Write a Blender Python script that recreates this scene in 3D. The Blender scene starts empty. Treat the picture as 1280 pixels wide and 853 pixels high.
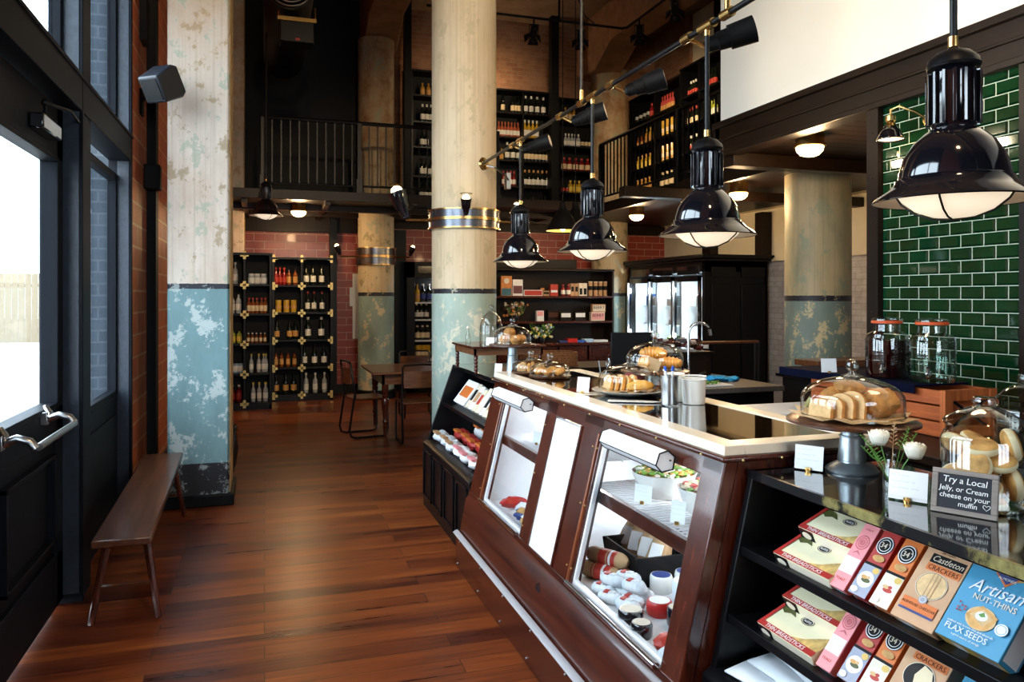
import bpy, math, random
from mathutils import Matrix, Vector, noise
random.seed(7)
R = math.radians
SC = bpy.context.scene
C = SC.collection

# ------------------------------------------------------------------ camera
cam = bpy.data.objects.new('camera', bpy.data.cameras.new('camera')); C.objects.link(cam)
cam.location = (0, 0, 1.6); cam.rotation_euler = (R(90), 0, R(-17.9))
cam.data.sensor_width = 36; cam.data.lens = 26.94; cam.data.shift_y = -0.0426
cam.data.clip_start = .05; cam.data.clip_end = 200
SC.camera = cam

# ------------------------------------------------------------------ exposure, world, daylight
SC.view_settings.view_transform = 'Standard'; SC.view_settings.look = 'None'
SC.view_settings.exposure = 0.4; SC.view_settings.gamma = 1.0; SC.view_settings.use_curve_mapping = False
SC.cycles.caustics_reflective = False; SC.cycles.caustics_refractive = False
SC.cycles.max_bounces = 8; SC.cycles.diffuse_bounces = 3; SC.cycles.glossy_bounces = 4
SC.cycles.transparent_max_bounces = 16; SC.cycles.sample_clamp_indirect = 6
SC.cycles.use_denoising = True
SKY = 9.0
wd = bpy.data.worlds.new('sky'); SC.world = wd; wd.use_nodes = True
bgn = wd.node_tree.nodes['Background']; bgn.inputs[0].default_value = (.76, .89, 1, 1); bgn.inputs[1].default_value = SKY

def light(kind, name, loc, power, col=(1, .78, .52), size=.1, aim=None, angle=60, blend=.5):
    l = bpy.data.lights.new(name, kind); l.energy = power; l.color = col
    if kind == 'SPOT': l.spot_size = R(angle); l.spot_blend = blend; l.shadow_soft_size = size
    elif kind == 'POINT': l.shadow_soft_size = size
    o = bpy.data.objects.new(name, l); C.objects.link(o); o.location = loc
    if aim is not None: o.rotation_euler = (Vector(aim) - Vector(loc)).to_track_quat('-Z', 'Y').to_euler()
    return o
def portal(name, loc, sx, sy, aim):
    l = bpy.data.lights.new(name, 'AREA'); l.shape = 'RECTANGLE'; l.size = sx; l.size_y = sy
    l.cycles.is_portal = True
    o = bpy.data.objects.new(name, l); C.objects.link(o); o.location = loc
    o.rotation_euler = Vector(aim).to_track_quat('-Z', 'Y').to_euler()
portal('door_daylight', (-1.3, 2.85, 2.05), 3.5, 4.2, (1, 0, 0))
portal('sidelight_daylight', (-1.3, 5.4, 2.35), 1.5, 3.5, (1, 0, 0))
portal('front_daylight', (1.6, -3.4, 2.5), 2.4, 2.0, (0, 1, 0))

# unseen warm lights added without lamps to brighten the columns, floor and cream board
light('SPOT', 'column_spot', (.7, -.4, 4.9), 720, (1, .72, .42), .08, aim=(1.75, 7.0, 3.1), angle=34, blend=.6)
light('SPOT', 'floor_spot', (.9, .2, 4.9), 230, (1, .68, .36), .15, aim=(.6, 3.6, 0), angle=52, blend=1)
light('SPOT', 'left_column_spot', (.3, 1.5, 5.2), 170, (1, .70, .38), .08, aim=(-.5, 6.3, 4.9), angle=34, blend=.8)
light('SPOT', 'board_spot', (1.2, 2.6, 4.9), 260, (1, .80, .52), .15, aim=(3.9, 3.6, 4.0), angle=95, blend=1)
# ------------------------------------------------------------------ materials
def newmat(name):
    m = bpy.data.materials.new(name); m.use_nodes = True
    n = m.node_tree.nodes; return m, n, m.node_tree.links, n['Principled BSDF']
def setp(b, rough=.5, metal=0, coat=0, spec=None, trans=0, emis=None, es=0, sheen=0):
    b.inputs['Roughness'].default_value = rough; b.inputs['Metallic'].default_value = metal
    b.inputs['Coat Weight'].default_value = coat; b.inputs['Coat Roughness'].default_value = .08
    if spec is not None: b.inputs['Specular IOR Level'].default_value = spec
    b.inputs['Transmission Weight'].default_value = trans
    b.inputs['Sheen Weight'].default_value = sheen
    if emis: b.inputs['Emission Color'].default_value = (*emis, 1); b.inputs['Emission Strength'].default_value = es
def ramp(n, stops):
    r = n.new('ShaderNodeValToRGB'); e = r.color_ramp.elements
    while len(e) < len(stops): e.new(.5)
    for q, (p, c) in zip(e, stops): q.position = p; q.color = (*c, 1) if len(c) == 3 else c
    return r
def coords(n, l, scale=(1, 1, 1), src='Object', rot=(0, 0, 0), loc=(0, 0, 0)):
    t = n.new('ShaderNodeTexCoord'); m = n.new('ShaderNodeMapping')
    m.inputs['Scale'].default_value = scale; m.inputs['Rotation'].default_value = rot; m.inputs['Location'].default_value = loc
    l.new(t.outputs[src], m.inputs[0]); return m.outputs[0]
def nz(n, l, vec, scale=5, detail=5, rough=.6):
    t = n.new('ShaderNodeTexNoise'); t.inputs['Scale'].default_value = scale; t.inputs['Detail'].default_value = detail
    t.inputs['Roughness'].default_value = rough; l.new(vec, t.inputs['Vector']); return t.outputs['Fac']
def mixc(n, l, fac, a, b, mode='MIX'):
    m = n.new('ShaderNodeMix'); m.data_type = 'RGBA'; m.blend_type = mode
    for s, v in ((m.inputs[0], fac), (m.inputs[6], a), (m.inputs[7], b)):
        if hasattr(v, 'links'): l.new(v, s)
        elif isinstance(v, (int, float)): s.default_value = v
        else: s.default_value = (*v, 1)
    return m.outputs[2]
def mth(n, l, op, a, b=0., c=None):
    m = n.new('ShaderNodeMath'); m.operation = op
    for i, v in enumerate((a, b) if c is None else (a, b, c)):
        if hasattr(v, 'links'): l.new(v, m.inputs[i])
        else: m.inputs[i].default_value = v
    return m.outputs[0]
def bump(n, l, b, h, strength=.2, dist=.01):
    k = n.new('ShaderNodeBump'); k.inputs['Strength'].default_value = strength; k.inputs['Distance'].default_value = dist
    l.new(h, k.inputs['Height']); l.new(k.outputs[0], b.inputs['Normal'])
def plain(name, col, rough=.5, metal=0, var=.12, scale=14, bmp=.0, **k):
    m, n, l, b = newmat(name); setp(b, rough, metal, **k)
    f = nz(n, l, coords(n, l), scale)
    lo = tuple(c * (1 - var) for c in col); hi = tuple(min(1, c * (1 + var)) for c in col)
    r = ramp(n, [(.3, lo), (.7, hi)]); l.new(f, r.inputs[0]); l.new(r.outputs[0], b.inputs['Base Color'])
    if bmp: bump(n, l, b, f, bmp, .004)
    return m
def wood(name, dark, lite, axis='x', rough=.35, coat=.2, sc=1., stretch=14, spec=None):
    m, n, l, b = newmat(name); setp(b, rough, 0, coat, spec)
    s = [stretch * sc] * 3; s['xyz'.index(axis)] = .9 * sc
    v = coords(n, l, tuple(s)); f = nz(n, l, v, 2.2, 7, .65)
    r = ramp(n, [(.28, dark), (.55, tuple((a + c) / 2 for a, c in zip(dark, lite))), (.74, lite)])
    l.new(f, r.inputs[0]); l.new(r.outputs[0], b.inputs['Base Color']); bump(n, l, b, f, .12, .003)
    return m
def emit(name, col, s):
    m, n, l, b = newmat(name); setp(b, .4, emis=col, es=s); b.inputs['Base Color'].default_value = (*col, 1); return m
def glassm(name, tint=(1, 1, 1), refl=1.0, edge=(.75, .72, .62), body=.0):
    m = bpy.data.materials.new(name); m.use_nodes = True; n = m.node_tree.nodes; l = m.node_tree.links; n.clear()
    o = n.new('ShaderNodeOutputMaterial'); tr = n.new('ShaderNodeBsdfTransparent'); gl = n.new('ShaderNodeBsdfGlossy')
    gl.inputs['Roughness'].default_value = .03
    lw = n.new('ShaderNodeLayerWeight'); lw.inputs[0].default_value = .5
    r = ramp(n, [(.0, tint), (.6, tuple(.95 * t for t in tint)), (1, edge)]); l.new(lw.outputs['Facing'], r.inputs[0])
    l.new(r.outputs[0], tr.inputs[0])
    fz = mth(n, l, 'POWER', lw.outputs['Facing'], 4.)
    f = mth(n, l, 'MULTIPLY_ADD', fz, .75 * refl, .04 * refl)
    mx = n.new('ShaderNodeMixShader'); l.new(f, mx.inputs[0]); l.new(tr.outputs[0], mx.inputs[1]); l.new(gl.outputs[0], mx.inputs[2])
    l.new(mx.outputs[0], o.inputs[0]); return m
def brickm(name, cols, mortar, bw, bh, ms=.008, plane='x', rough=.7, coat=0, bmp=.5, off=.5, dirt=.3):
    m, n, l, b = newmat(name); setp(b, rough, 0, coat)
    t = n.new('ShaderNodeTexCoord'); sp = n.new('ShaderNodeSeparateXYZ'); cb = n.new('ShaderNodeCombineXYZ')
    l.new(t.outputs['Object'], sp.inputs[0]); l.new(sp.outputs['Y' if plane == 'x' else 'X'], cb.inputs[0]); l.new(sp.outputs['Z'], cb.inputs[1])
    k = n.new('ShaderNodeTexBrick'); l.new(cb.outputs[0], k.inputs['Vector']); k.offset = off
    for i, v in (('Scale', 1), ('Mortar Size', ms), ('Mortar Smooth', .15), ('Brick Width', bw), ('Row Height', bh), ('Bias', -.1)): k.inputs[i].default_value = v
    k.inputs['Color1'].default_value = (*cols[0], 1); k.inputs['Color2'].default_value = (*cols[1], 1); k.inputs['Mortar'].default_value = (*mortar, 1)
    f = nz(n, l, t.outputs['Object'], 9, 6, .7); f2 = nz(n, l, t.outputs['Object'], 1.6, 3, .6)
    r = ramp(n, [(.3, (1 - dirt,) * 3), (.7, (1, 1, 1))]); l.new(f, r.inputs[0])
    c1 = mixc(n, l, 1., k.outputs['Color'], r.outputs[0], 'MULTIPLY')
    if len(cols) > 2:
        r2 = ramp(n, [(.5, (0, 0, 0)), (.66, (1, 1, 1))]); l.new(f2, r2.inputs[0]); c1 = mixc(n, l, mth(n, l, 'MULTIPLY', r2.outputs[0], .75), c1, cols[2])
    l.new(c1, b.inputs['Base Color'])
    h = mth(n, l, 'ADD', mth(n, l, 'MULTIPLY', k.outputs['Fac'], -1.), mth(n, l, 'MULTIPLY', f, .35)); bump(n, l, b, h, bmp, .006)
    return m
def columnm(name, cream, cream2, stain, teal, chips, z0, z1, zb, top=None, ck=.545, band=(.012, .012, .02)):
    """old painted board-marked concrete: bare above z1, dark band z0..z1, flaking paint below, black skirting under zb"""
    m, n, l, b = newmat(name); setp(b, .55, 0, 0)
    t = n.new('ShaderNodeTexCoord'); sp = n.new('ShaderNodeSeparateXYZ'); l.new(t.outputs['Object'], sp.inputs[0]); z = sp.outputs['Z']
    V = coords(n, l, (1, 1, .35)); V2 = coords(n, l, (26, 26, .25)); V3 = coords(n, l, (1, 1, .8), loc=(3, 1, 7))
    a = nz(n, l, V, 3.2, 8, .65); st = nz(n, l, V2, 2., 4, .6); ch = nz(n, l, V3, 5.5, 9, .7); fine = nz(n, l, t.outputs['Object'], 34, 4, .7)
    rc = ramp(n, [(.36, cream2), (.6, cream)]); l.new(a, rc.inputs[0])
    rs = ramp(n, [(.3, (.82, .80, .76)), (.5, (1, 1, 1))]); l.new(st, rs.inputs[0])
    up = mixc(n, l, 1., rc.outputs[0], rs.outputs[0], 'MULTIPLY')
    rt = ramp(n, [(.56, (0, 0, 0)), (.6, (1, 1, 1))]); l.new(ch, rt.inputs[0])
    up = mixc(n, l, mth(n, l, 'MULTIPLY', rt.outputs[0], .8), up, stain)
    if top:
        zt = mth(n, l, 'ADD', z, mth(n, l, 'MULTIPLY', mth(n, l, 'SUBTRACT', a, .5), 2.6)); ru = ramp(n, [(.3, (0, 0, 0)), (.42, (1, 1, 1))]); l.new(mth(n, l, 'MULTIPLY', zt, .1), ru.inputs[0])
        rv = ramp(n, [(.44, (0, 0, 0)), (.62, (1, 1, 1))]); l.new(ch, rv.inputs[0])
        up = mixc(n, l, mth(n, l, 'MULTIPLY', mth(n, l, 'ADD', mth(n, l, 'MULTIPLY', rv.outputs[0], .5), .4), ru.outputs[0]), up, top)
        rw = ramp(n, [(.56, (0, 0, 0)), (.60, (1, 1, 1))]); l.new(mth(n, l, 'SUBTRACT', 1., ch), rw.inputs[0]); up = mixc(n, l, mth(n, l, 'MULTIPLY', rw.outputs[0], .6), up, (.30, .36, .26))
    rl = ramp(n, [(.33, tuple(c * .7 for c in teal)), (.62, teal)]); l.new(a, rl.inputs[0])
    rk = ramp(n, [(ck, (0, 0, 0)), (ck + .03, (1, 1, 1))]); l.new(mth(n, l, 'ADD', mth(n, l, 'MULTIPLY', ch, .75), mth(n, l, 'MULTIPLY', fine, .26)), rk.inputs[0])
    lowc = mixc(n, l, rk.outputs[0], rl.outputs[0], chips)
    zz = mth(n, l, 'ADD', z, mth(n, l, 'MULTIPLY', mth(n, l, 'SUBTRACT', fine, .5), .012))
    c = mixc(n, l, mth(n, l, 'GREATER_THAN', zz, z0), lowc, mixc(n, l, mth(n, l, 'MULTIPLY', rk.outputs[0], .6), band, chips))
    c = mixc(n, l, mth(n, l, 'GREATER_THAN', zz, z1), c, up)
    c = mixc(n, l, mth(n, l, 'LESS_THAN', zz, zb), c, mixc(n, l, mth(n, l, 'MULTIPLY', rk.outputs[0], .5), (.012, .012, .016), chips))
    l.new(c, b.inputs['Base Color']); bump(n, l, b, mth(n, l, 'ADD', fine, st), .25, .004)
    return m

def floorm():
    m, n, l, b = newmat('plank_floor'); setp(b, .3, 0, 0, .3)
    t = n.new('ShaderNodeTexCoord')
    k = n.new('ShaderNodeTexBrick'); l.new(t.outputs['Object'], k.inputs['Vector']); k.offset = .37; k.offset_frequency = 2
    for i, v in (('Scale', 1), ('Mortar Size', .0022), ('Mortar Smooth', .1), ('Brick Width', 1.3), ('Row Height', .132), ('Bias', 0)): k.inputs[i].default_value = v
    k.inputs['Color1'].default_value = (.0, 0, 0, 1); k.inputs['Color2'].default_value = (1, 1, 1, 1); k.inputs['Mortar'].default_value = (.5, .5, .5, 1)
    bw = n.new('ShaderNodeRGBToBW'); l.new(k.outputs['Color'], bw.inputs[0])
    off = n.new('ShaderNodeCombineXYZ'); l.new(mth(n, l, 'MULTIPLY', bw.outputs[0], 17.), off.inputs[0]); l.new(mth(n, l, 'MULTIPLY', bw.outputs[0], 31.), off.inputs[2])
    ad = n.new('ShaderNodeVectorMath'); l.new(t.outputs['Object'], ad.inputs[0]); l.new(off.outputs[0], ad.inputs[1])
    mp = n.new('ShaderNodeMapping'); mp.inputs['Scale'].default_value = (.5, 6.0, 1); l.new(ad.outputs[0], mp.inputs[0])
    mp2 = n.new('ShaderNodeMapping'); mp2.inputs['Scale'].default_value = (1.6, 42, 1); l.new(ad.outputs[0], mp2.inputs[0]); g0 = nz(n, l, mp.outputs[0], 2.4, 9, .68); g = mth(n, l, 'ADD', mth(n, l, 'MULTIPLY', g0, .72), mth(n, l, 'MULTIPLY', nz(n, l, mp2.outputs[0], 2.2, 5, .6), .28)); big = nz(n, l, t.outputs['Object'], 1.1, 4, .6)
    r = ramp(n, [(.33, (.010, .0025, .002)), (.45, (.070, .013, .006)), (.62, (.21, .047, .011)), (.84, (.46, .155, .026))])
    l.new(mth(n, l, 'ADD', mth(n, l, 'MULTIPLY', g, .8), mth(n, l, 'ADD', mth(n, l, 'MULTIPLY', bw.outputs[0], .20), mth(n, l, 'MULTIPLY', big, .09))), r.inputs[0])
    c = mixc(n, l, mth(n, l, 'MULTIPLY', k.outputs['Fac'], .8), r.outputs[0], (.01, .004, .003)); l.new(c, b.inputs['Base Color'])
    rr = ramp(n, [(.3, (.24,) * 3), (.7, (.42,) * 3)]); l.new(g, rr.inputs[0]); l.new(rr.outputs[0], b.inputs['Roughness'])
    bump(n, l, b, mth(n, l, 'SUBTRACT', mth(n, l, 'MULTIPLY', g, .5), k.outputs['Fac']), .18, .003)
    return m

M = {}
M['floor'] = floorm()
M['brick'] = brickm('orange_brick', [(.60, .14, .04), (.40, .075, .028)], (.66, .34, .18), .33, .165, .010, 'x', .5, .1, .6)
M['redtile'] = brickm('red_glazed_block', [(.40, .055, .034), (.33, .045, .030)], (.62, .34, .24), .33, .126, .006, 'y', .4, .1, .3)
M['oldbrick'] = brickm('old_brown_brick', [(.36, .17, .085), (.27, .11, .055), (.40, .22, .13)], (.33, .21, .13), .23, .075, .007, 'y', .85, 0, .6)
M['oldbrickx'] = brickm('old_brown_brick_side', [(.36, .17, .085), (.27, .11, .055), (.40, .22, .13)], (.33, .21, .13), .23, .075, .007, 'x', .85, 0, .6)
M['greybrick'] = brickm('grey_outer_brick', [(.030, .042, .055), (.045, .06, .075)], (.07, .085, .10), .23, .085, .008, 'y', .8, 0, .4)
M['marble'] = brickm('white_marble_tile', [(.74, .72, .69), (.62, .59, .57)], (.42, .39, .36), .2, .08, .003, 'x', .25, .3, .2)
M['colleft'] = columnm('left_column_paint', (.68, .58, .49), (.54, .41, .32), (.34, .24, .13), (.18, .31, .33), (.44, .50, .49), 1.665, 1.705, .33, (.46, .27, .12), .535)
M['colbig'] = columnm('centre_column_paint', (.72, .60, .42), (.60, .48, .30), (.52, .44, .28), (.44, .57, .50), (.68, .66, .52), 1.635, 1.68, .14)
M['colback'] = columnm('back_column_paint', (.62, .52, .34), (.50, .38, .21), (.22, .19, .08), (.26, .38, .36), (.55, .50, .35), 1.62, 1.68, .14, (.34, .17, .07))
M['colright'] = columnm('kitchen_column_paint', (.52, .42, .24), (.30, .30, .19), (.28, .33, .22), (.19, .26, .23), (.52, .44, .26), 1.56, 1.62, .14)
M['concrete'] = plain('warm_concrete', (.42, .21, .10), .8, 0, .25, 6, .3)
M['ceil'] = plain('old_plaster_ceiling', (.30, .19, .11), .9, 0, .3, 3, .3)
M['cream'] = plain('cream_plaster', (.80, .72, .52), .7, 0, .05, 3)
M['panelwhite'] = plain('cream_white_board', (.82, .79, .72), .6, 0, .02, 2)
M['blackwood'] = wood('black_painted_wood', (.0012, .0014, .002), (.0028, .003, .0045), 'z', .38, .0, spec=.22)
M['doorblack'] = wood('black_door_paint', (.003, .004, .006), (.007, .009, .014), 'z', .5, .0, spec=.10)
M['satin'] = plain('satin_black_jamb', (.014, .022, .036), .42, 0, .3, 30, .4, spec=.5)  # black door paint with the sky's blue sheen mixed into its colour
M['darkmetal'] = plain('black_steel', (.004, .004, .005), .4, .1, .2, spec=.35)
M['darkbrown'] = wood('dark_brown_wood', (.004, .002, .001), (.017, .007, .003), 'y', .42, .0, spec=.25)
M['darkbrownz'] = wood('dark_brown_post', (.005, .0028, .0018), (.018, .008, .004), 'z', .45, .0, spec=.25)
M['mahog'] = wood('mahogany', (.020, .004, .003), (.11, .021, .008), 'y', .26, .4, 1.2)
M['mahogz'] = wood('mahogany_stile', (.020, .004, .003), (.12, .023, .009), 'z', .26, .4, 1.2)
M['tablewood'] = wood('brown_table_wood', (.05, .017, .008), (.25, .10, .04), 'x', .35, .3)
M['benchwood'] = wood('worn_bench_wood', (.028, .009, .005), (.13, .045, .018), 'y', .3, .3)
M['blackgloss'] = plain('black_enamel', (.005, .005, .008), .09, 0, .1, coat=1)
M['blackmatt'] = plain('matt_black', (.004, .004, .0045), .6, 0, .2, spec=.25)
M['darksteel'] = plain('dark_polished_steel', (.16, .17, .20), .25, .9, .1)
M['glosstop'] = plain('polished_black_top', (.006, .006, .007), .06, 0, .2, coat=1)
M['alu'] = plain('satin_aluminium', (.62, .64, .70), .42, .55, .04)
M['mahoglit'] = wood('mahogany_bead', (.12, .03, .012), (.32, .10, .035), 'z', .3, .3)  # paler mahogany, the light caught on the bead painted into the wood
M['bare'] = plain('bare_ochre_concrete', (.42, .25, .09), .8, 0, .4, 12, .4)
M['chrome'] = plain('chrome', (.72, .74, .78), .12, 1, .02)
M['steel'] = plain('brushed_steel', (.50, .51, .52), .28, 1, .08)
M['galv'] = plain('galvanised_steel', (.36, .41, .44), .38, .85, .25, 9, .1)
M['brass'] = plain('brass', (.62, .40, .14), .25, 1, .1)
M['brasspl'] = plain('pale_brass', (.58, .44, .17), .35, .6, .1)
M['white'] = plain('white_enamel', (.84, .85, .86), .3, 0, .02)
M['whitepl'] = plain('white_plastic', (.80, .82, .84), .35, 0, .02)
M['ceramic'] = plain('white_ceramic', (.82, .81, .76), .2, 0, .02, coat=.4)
M['card'] = plain('white_card', (.86, .86, .86), .6, 0, .02)
M['rim'] = plain('cream_laminate', (.80, .70, .55), .3, 0, .04, 3, coat=.3)
M['glass'] = glassm('clear_glass', (.98, .97, .94), 1.8, (.55, .48, .34))
M['pane'] = glassm('window_pane', (.97, .99, 1), .7, (.9, .95, 1))
M['smoke'] = glassm('smoked_glass_top', (.20, .17, .12), 2.2, (.15, .13, .1))
M['jarglass'] = glassm('thick_jar_glass', (.92, .94, .90), 2.4, (.30, .33, .28))
M['tile'] = plain('green_glazed_tile', (.001, .034, .011), .06, 0, .3, 5, coat=1)
M['grout'] = plain('pale_grout', (.62, .60, .50), .8, 0, .05)
M['lampglow'] = emit('lit_lamp_glass', (1, .84, .62), .62)
M['lamphot'] = emit('hot_lamp_glass', (1, .72, .34), 9)
M['bulb'] = emit('lit_bulb', (1, .80, .45), 9)
M['lampwhite'] = plain('white_lamp_lining', (.88, .80, .68), .4, 0, .02)
M['yellowin'] = plain('yellow_lamp_lining', (.75, .50, .12), .4, 0, .02)
M['leaf'] = plain('leaf_green', (.10, .25, .04), .5, 0, .4, 30)
M['petal'] = plain('cream_petal', (.88, .84, .70), .5, 0, .04)
M['kraft'] = plain('kraft_paper', (.50, .32, .16), .7, 0, .15, 8, .2)
M['bread'] = plain('toasted_bread', (.52, .25, .07), .7, 0, .45, 22, .5)
M['crumb'] = plain('bread_crumb', (.74, .50, .25), .8, 0, .2, 40, .4)
M['muffin'] = plain('muffin_crust', (.66, .36, .12), .7, 0, .5, 16, .2)
M['muffinside'] = plain('pale_muffin_side', (.86, .72, .48), .7, 0, .1, 9, .2)
M['pastry'] = plain('glazed_pastry', (.72, .33, .07), .3, 0, .5, 20, .5, coat=.4)
M['papertowel'] = plain('white_paper_bag', (.72, .76, .80), .6, 0, .08, 5, .3)
M['red'] = plain('red_plastic', (.50, .02, .015), .3, 0, .1)
M['redprint'] = plain('red_print', (.48, .035, .02), .45, 0, .05)
M['blue'] = plain('blue_print', (.03, .05, .20), .5, 0, .1)
M['skyblue'] = plain('bright_blue_cloth', (.02, .36, .72), .6, 0, .2)
M['navy'] = plain('navy_cloth', (.002, .003, .016), .9, 0, .2, spec=.1)
M['crate'] = wood('orange_crate_wood', (.30, .05, .012), (.78, .19, .035), 'y', .6, 0)
M['cratex'] = wood('orange_crate_wood_end', (.28, .05, .012), (.70, .18, .035), 'z', .6, 0)
M['redliq'] = plain('dark_red_tea', (.018, .001, .001), .1, 0, .2)
M['water'] = glassm('water', (.85, .92, .9), .4, (.6, .7, .68))
M['wicker'] = plain('woven_wicker', (.22, .09, .03), .7, 0, .5, 60, .6)
M['goldworn'] = None
m, n, l, b = newmat('worn_gilt_edge'); setp(b, .3, .1, .3)
f = nz(n, l, coords(n, l, (1, 1.2, 1)), 26, 9, .8); f2 = nz(n, l, coords(n, l), 4.5, 3, .5)
r = ramp(n, [(.54, (.007, .007, .008)), (.575, (.20, .17, .06)), (.68, (.42, .36, .13))])
l.new(mth(n, l, 'ADD', mth(n, l, 'MULTIPLY', f, .35), mth(n, l, 'MULTIPLY', f2, .72)), r.inputs[0]); l.new(r.outputs[0], b.inputs['Base Color']); M['goldworn'] = m

# ------------------------------------------------------------------ mesh helpers
class MB:
    def __init__(s): s.v = []; s.f = []; s.k = []; s.M = Matrix()
    def add(s, vs, fs, k=0):
        o = len(s.v); s.v += [tuple(s.M @ Vector(p)) for p in vs]; s.f += [tuple(o + i for i in f) for f in fs]; s.k += [k] * len(fs); return s
    def box(s, x0, x1, y0, y1, z0, z1, k=0):
        return s.add([(x, y, z) for z in (z0, z1) for y in (y0, y1) for x in (x0, x1)],
                     [(0, 2, 3, 1), (4, 5, 7, 6), (0, 1, 5, 4), (2, 6, 7, 3), (0, 4, 6, 2), (1, 3, 7, 5)], k)
    def prism(s, poly, a, b, ax='y', k=0):
        """poly in the plane normal to ax: y -> (x,z); x -> (y,z); z -> (x,y)"""
        g = {'y': lambda p, t: (p[0], t, p[1]), 'x': lambda p, t: (t, p[0], p[1]), 'z': lambda p, t: (p[0], p[1], t)}[ax]
        n = len(poly); vs = [g(p, a) for p in poly] + [g(p, b) for p in poly]
        fs = [tuple(range(n)), tuple(range(2 * n - 1, n - 1, -1))] + [(i, i + n, (i + 1) % n + n, (i + 1) % n) for i in range(n)]
        return s.add(vs, fs, k)
    def lathe(s, prof, seg=24, c=(0, 0, 0), k=0, cap=True):
        vs = []; fs = []; n = len(prof)
        for i in range(seg):
            a = 2 * math.pi * i / seg
            for r, z in prof: vs.append((c[0] + r * math.cos(a), c[1] + r * math.sin(a), c[2] + z))
        for i in range(seg):
            j = (i + 1) % seg
            for q in range(n - 1):
                if prof[q][0] < 1e-6: fs.append((i * n + q, j * n + q + 1, i * n + q + 1))
                elif prof[q + 1][0] < 1e-6: fs.append((i * n + q, j * n + q, i * n + q + 1))
                else: fs.append((i * n + q, j * n + q, j * n + q + 1, i * n + q + 1))
        if cap:
            if prof[0][0] > 1e-6: fs.append(tuple(i * n for i in range(seg))[::-1])
            if prof[-1][0] > 1e-6: fs.append(tuple(i * n + n - 1 for i in range(seg)))
        return s.add(vs, fs, k)
    def cyl(s, c, r, h, seg=20, k=0, r2=None): return s.lathe([(r, 0), (r if r2 is None else r2, h)], seg, c, k)
    def tube(s, pts, r, seg=8, k=0, closed=False, taper=None):
        P = [Vector(p) for p in pts]; n = len(P); vs = []; fs = []; up = None
        for i in range(n):
            t = (P[(i + 1) % n] - P[i - 1]) if closed else (P[min(i + 1, n - 1)] - P[max(i - 1, 0)])
            t.normalize()
            if up is None:
                up = t.orthogonal().normalized()
            else:
                up = (up - t * up.dot(t)); up = up.normalized() if up.length > 1e-6 else t.orthogonal().normalized()
            w = t.cross(up); rr = r if taper is None else r * taper[i]
            for j in range(seg):
                a = 2 * math.pi * j / seg; vs.append(tuple(P[i] + (up * math.cos(a) + w * math.sin(a)) * rr))
        for i in range(n if closed else n - 1):
            for j in range(seg):
                a, b2 = i * seg, ((i + 1) % n) * seg; fs.append((a + j, a + (j + 1) % seg, b2 + (j + 1) % seg, b2 + j))
        if not closed: fs += [tuple(range(seg))[::-1], tuple((n - 1) * seg + j for j in range(seg))]
        return s.add(vs, fs, k)
    def ball(s, c, r, sz=(1, 1, 1), seg=14, k=0, rough=0, seed=0, fr=3.):
        vs = []; fs = []; rings = max(6, seg // 2)
        def pt(th, ph):
            d = Vector((math.sin(th) * math.cos(ph), math.sin(th) * math.sin(ph), math.cos(th)))
            q = 1 + (rough * noise.noise(d * fr + Vector((seed, seed * 1.7, 0))) if rough else 0)
            return (c[0] + d.x * r * sz[0] * q, c[1] + d.y * r * sz[1] * q, c[2] + d.z * r * sz[2] * q)
        vs.append(pt(0, 0))
        for i in range(1, rings):
            for j in range(seg): vs.append(pt(math.pi * i / rings, 2 * math.pi * j / seg))
        vs.append(pt(math.pi, 0))
        for j in range(seg):
            fs.append((0, 1 + j, 1 + (j + 1) % seg)); e = 1 + (rings - 2) * seg; fs.append((e + j, len(vs) - 1, e + (j + 1) % seg))
            for i in range(rings - 2):
                a = 1 + i * seg; fs.append((a + j, a + seg + j, a + seg + (j + 1) % seg, a + (j + 1) % seg))
        return s.add(vs, fs, k)
    def text(s, body, size, origin, ux, uy, k=0, align='CENTER', depth=.0004, shear=0, spacing=1.):
        cu = bpy.data.curves.new('lettering', 'FONT'); cu.body = body; cu.size = size; cu.align_x = align; cu.extrude = depth; cu.shear = shear; cu.space_character = spacing; cu.resolution_u = 2
        o = bpy.data.objects.new('lettering', cu); C.objects.link(o); dg = bpy.context.evaluated_depsgraph_get(); me = o.evaluated_get(dg).to_mesh()
        ux = Vector(ux).normalized(); uy = Vector(uy).normalized(); w = ux.cross(uy); O = Vector(origin)
        s.add([tuple(O + ux * v.co.x + uy * v.co.y + w * (v.co.z + depth)) for v in me.vertices], [tuple(p.vertices) for p in me.polygons], k)
        o.evaluated_get(dg).to_mesh_clear(); bpy.data.objects.remove(o); bpy.data.curves.remove(cu); return s
    def build(s, name, mats, parent=None, bev=0, loc=None, ang=38, solid=0, w=None):
        if w is not None: q = Vector(w.location); s.v = [tuple(Vector(p) - q) for p in s.v]
        me = bpy.data.meshes.new(name); me.from_pydata(s.v, [], s.f)
        for q in (mats if isinstance(mats, (list, tuple)) else [mats]): me.materials.append(M[q] if isinstance(q, str) else q)
        me.polygons.foreach_set('material_index', s.k); me.polygons.foreach_set('use_smooth', [True] * len(s.f)); me.update()
        me.set_sharp_from_angle(angle=R(ang))
        o = bpy.data.objects.new(name, me); C.objects.link(o)
        if parent is not None: o.parent = parent
        if loc: o.location = loc
        if bev:
            q = o.modifiers.new('bevel', 'BEVEL'); q.width = bev; q.segments = 2; q.limit_method = 'ANGLE'; q.angle_limit = R(50)
        if solid: q = o.modifiers.new('solid', 'SOLIDIFY'); q.thickness = solid
        return o
def tag(o, label, cat, group=None):
    o['label'] = label; o['category'] = cat
    if group: o['group'] = group
    return o
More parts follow.
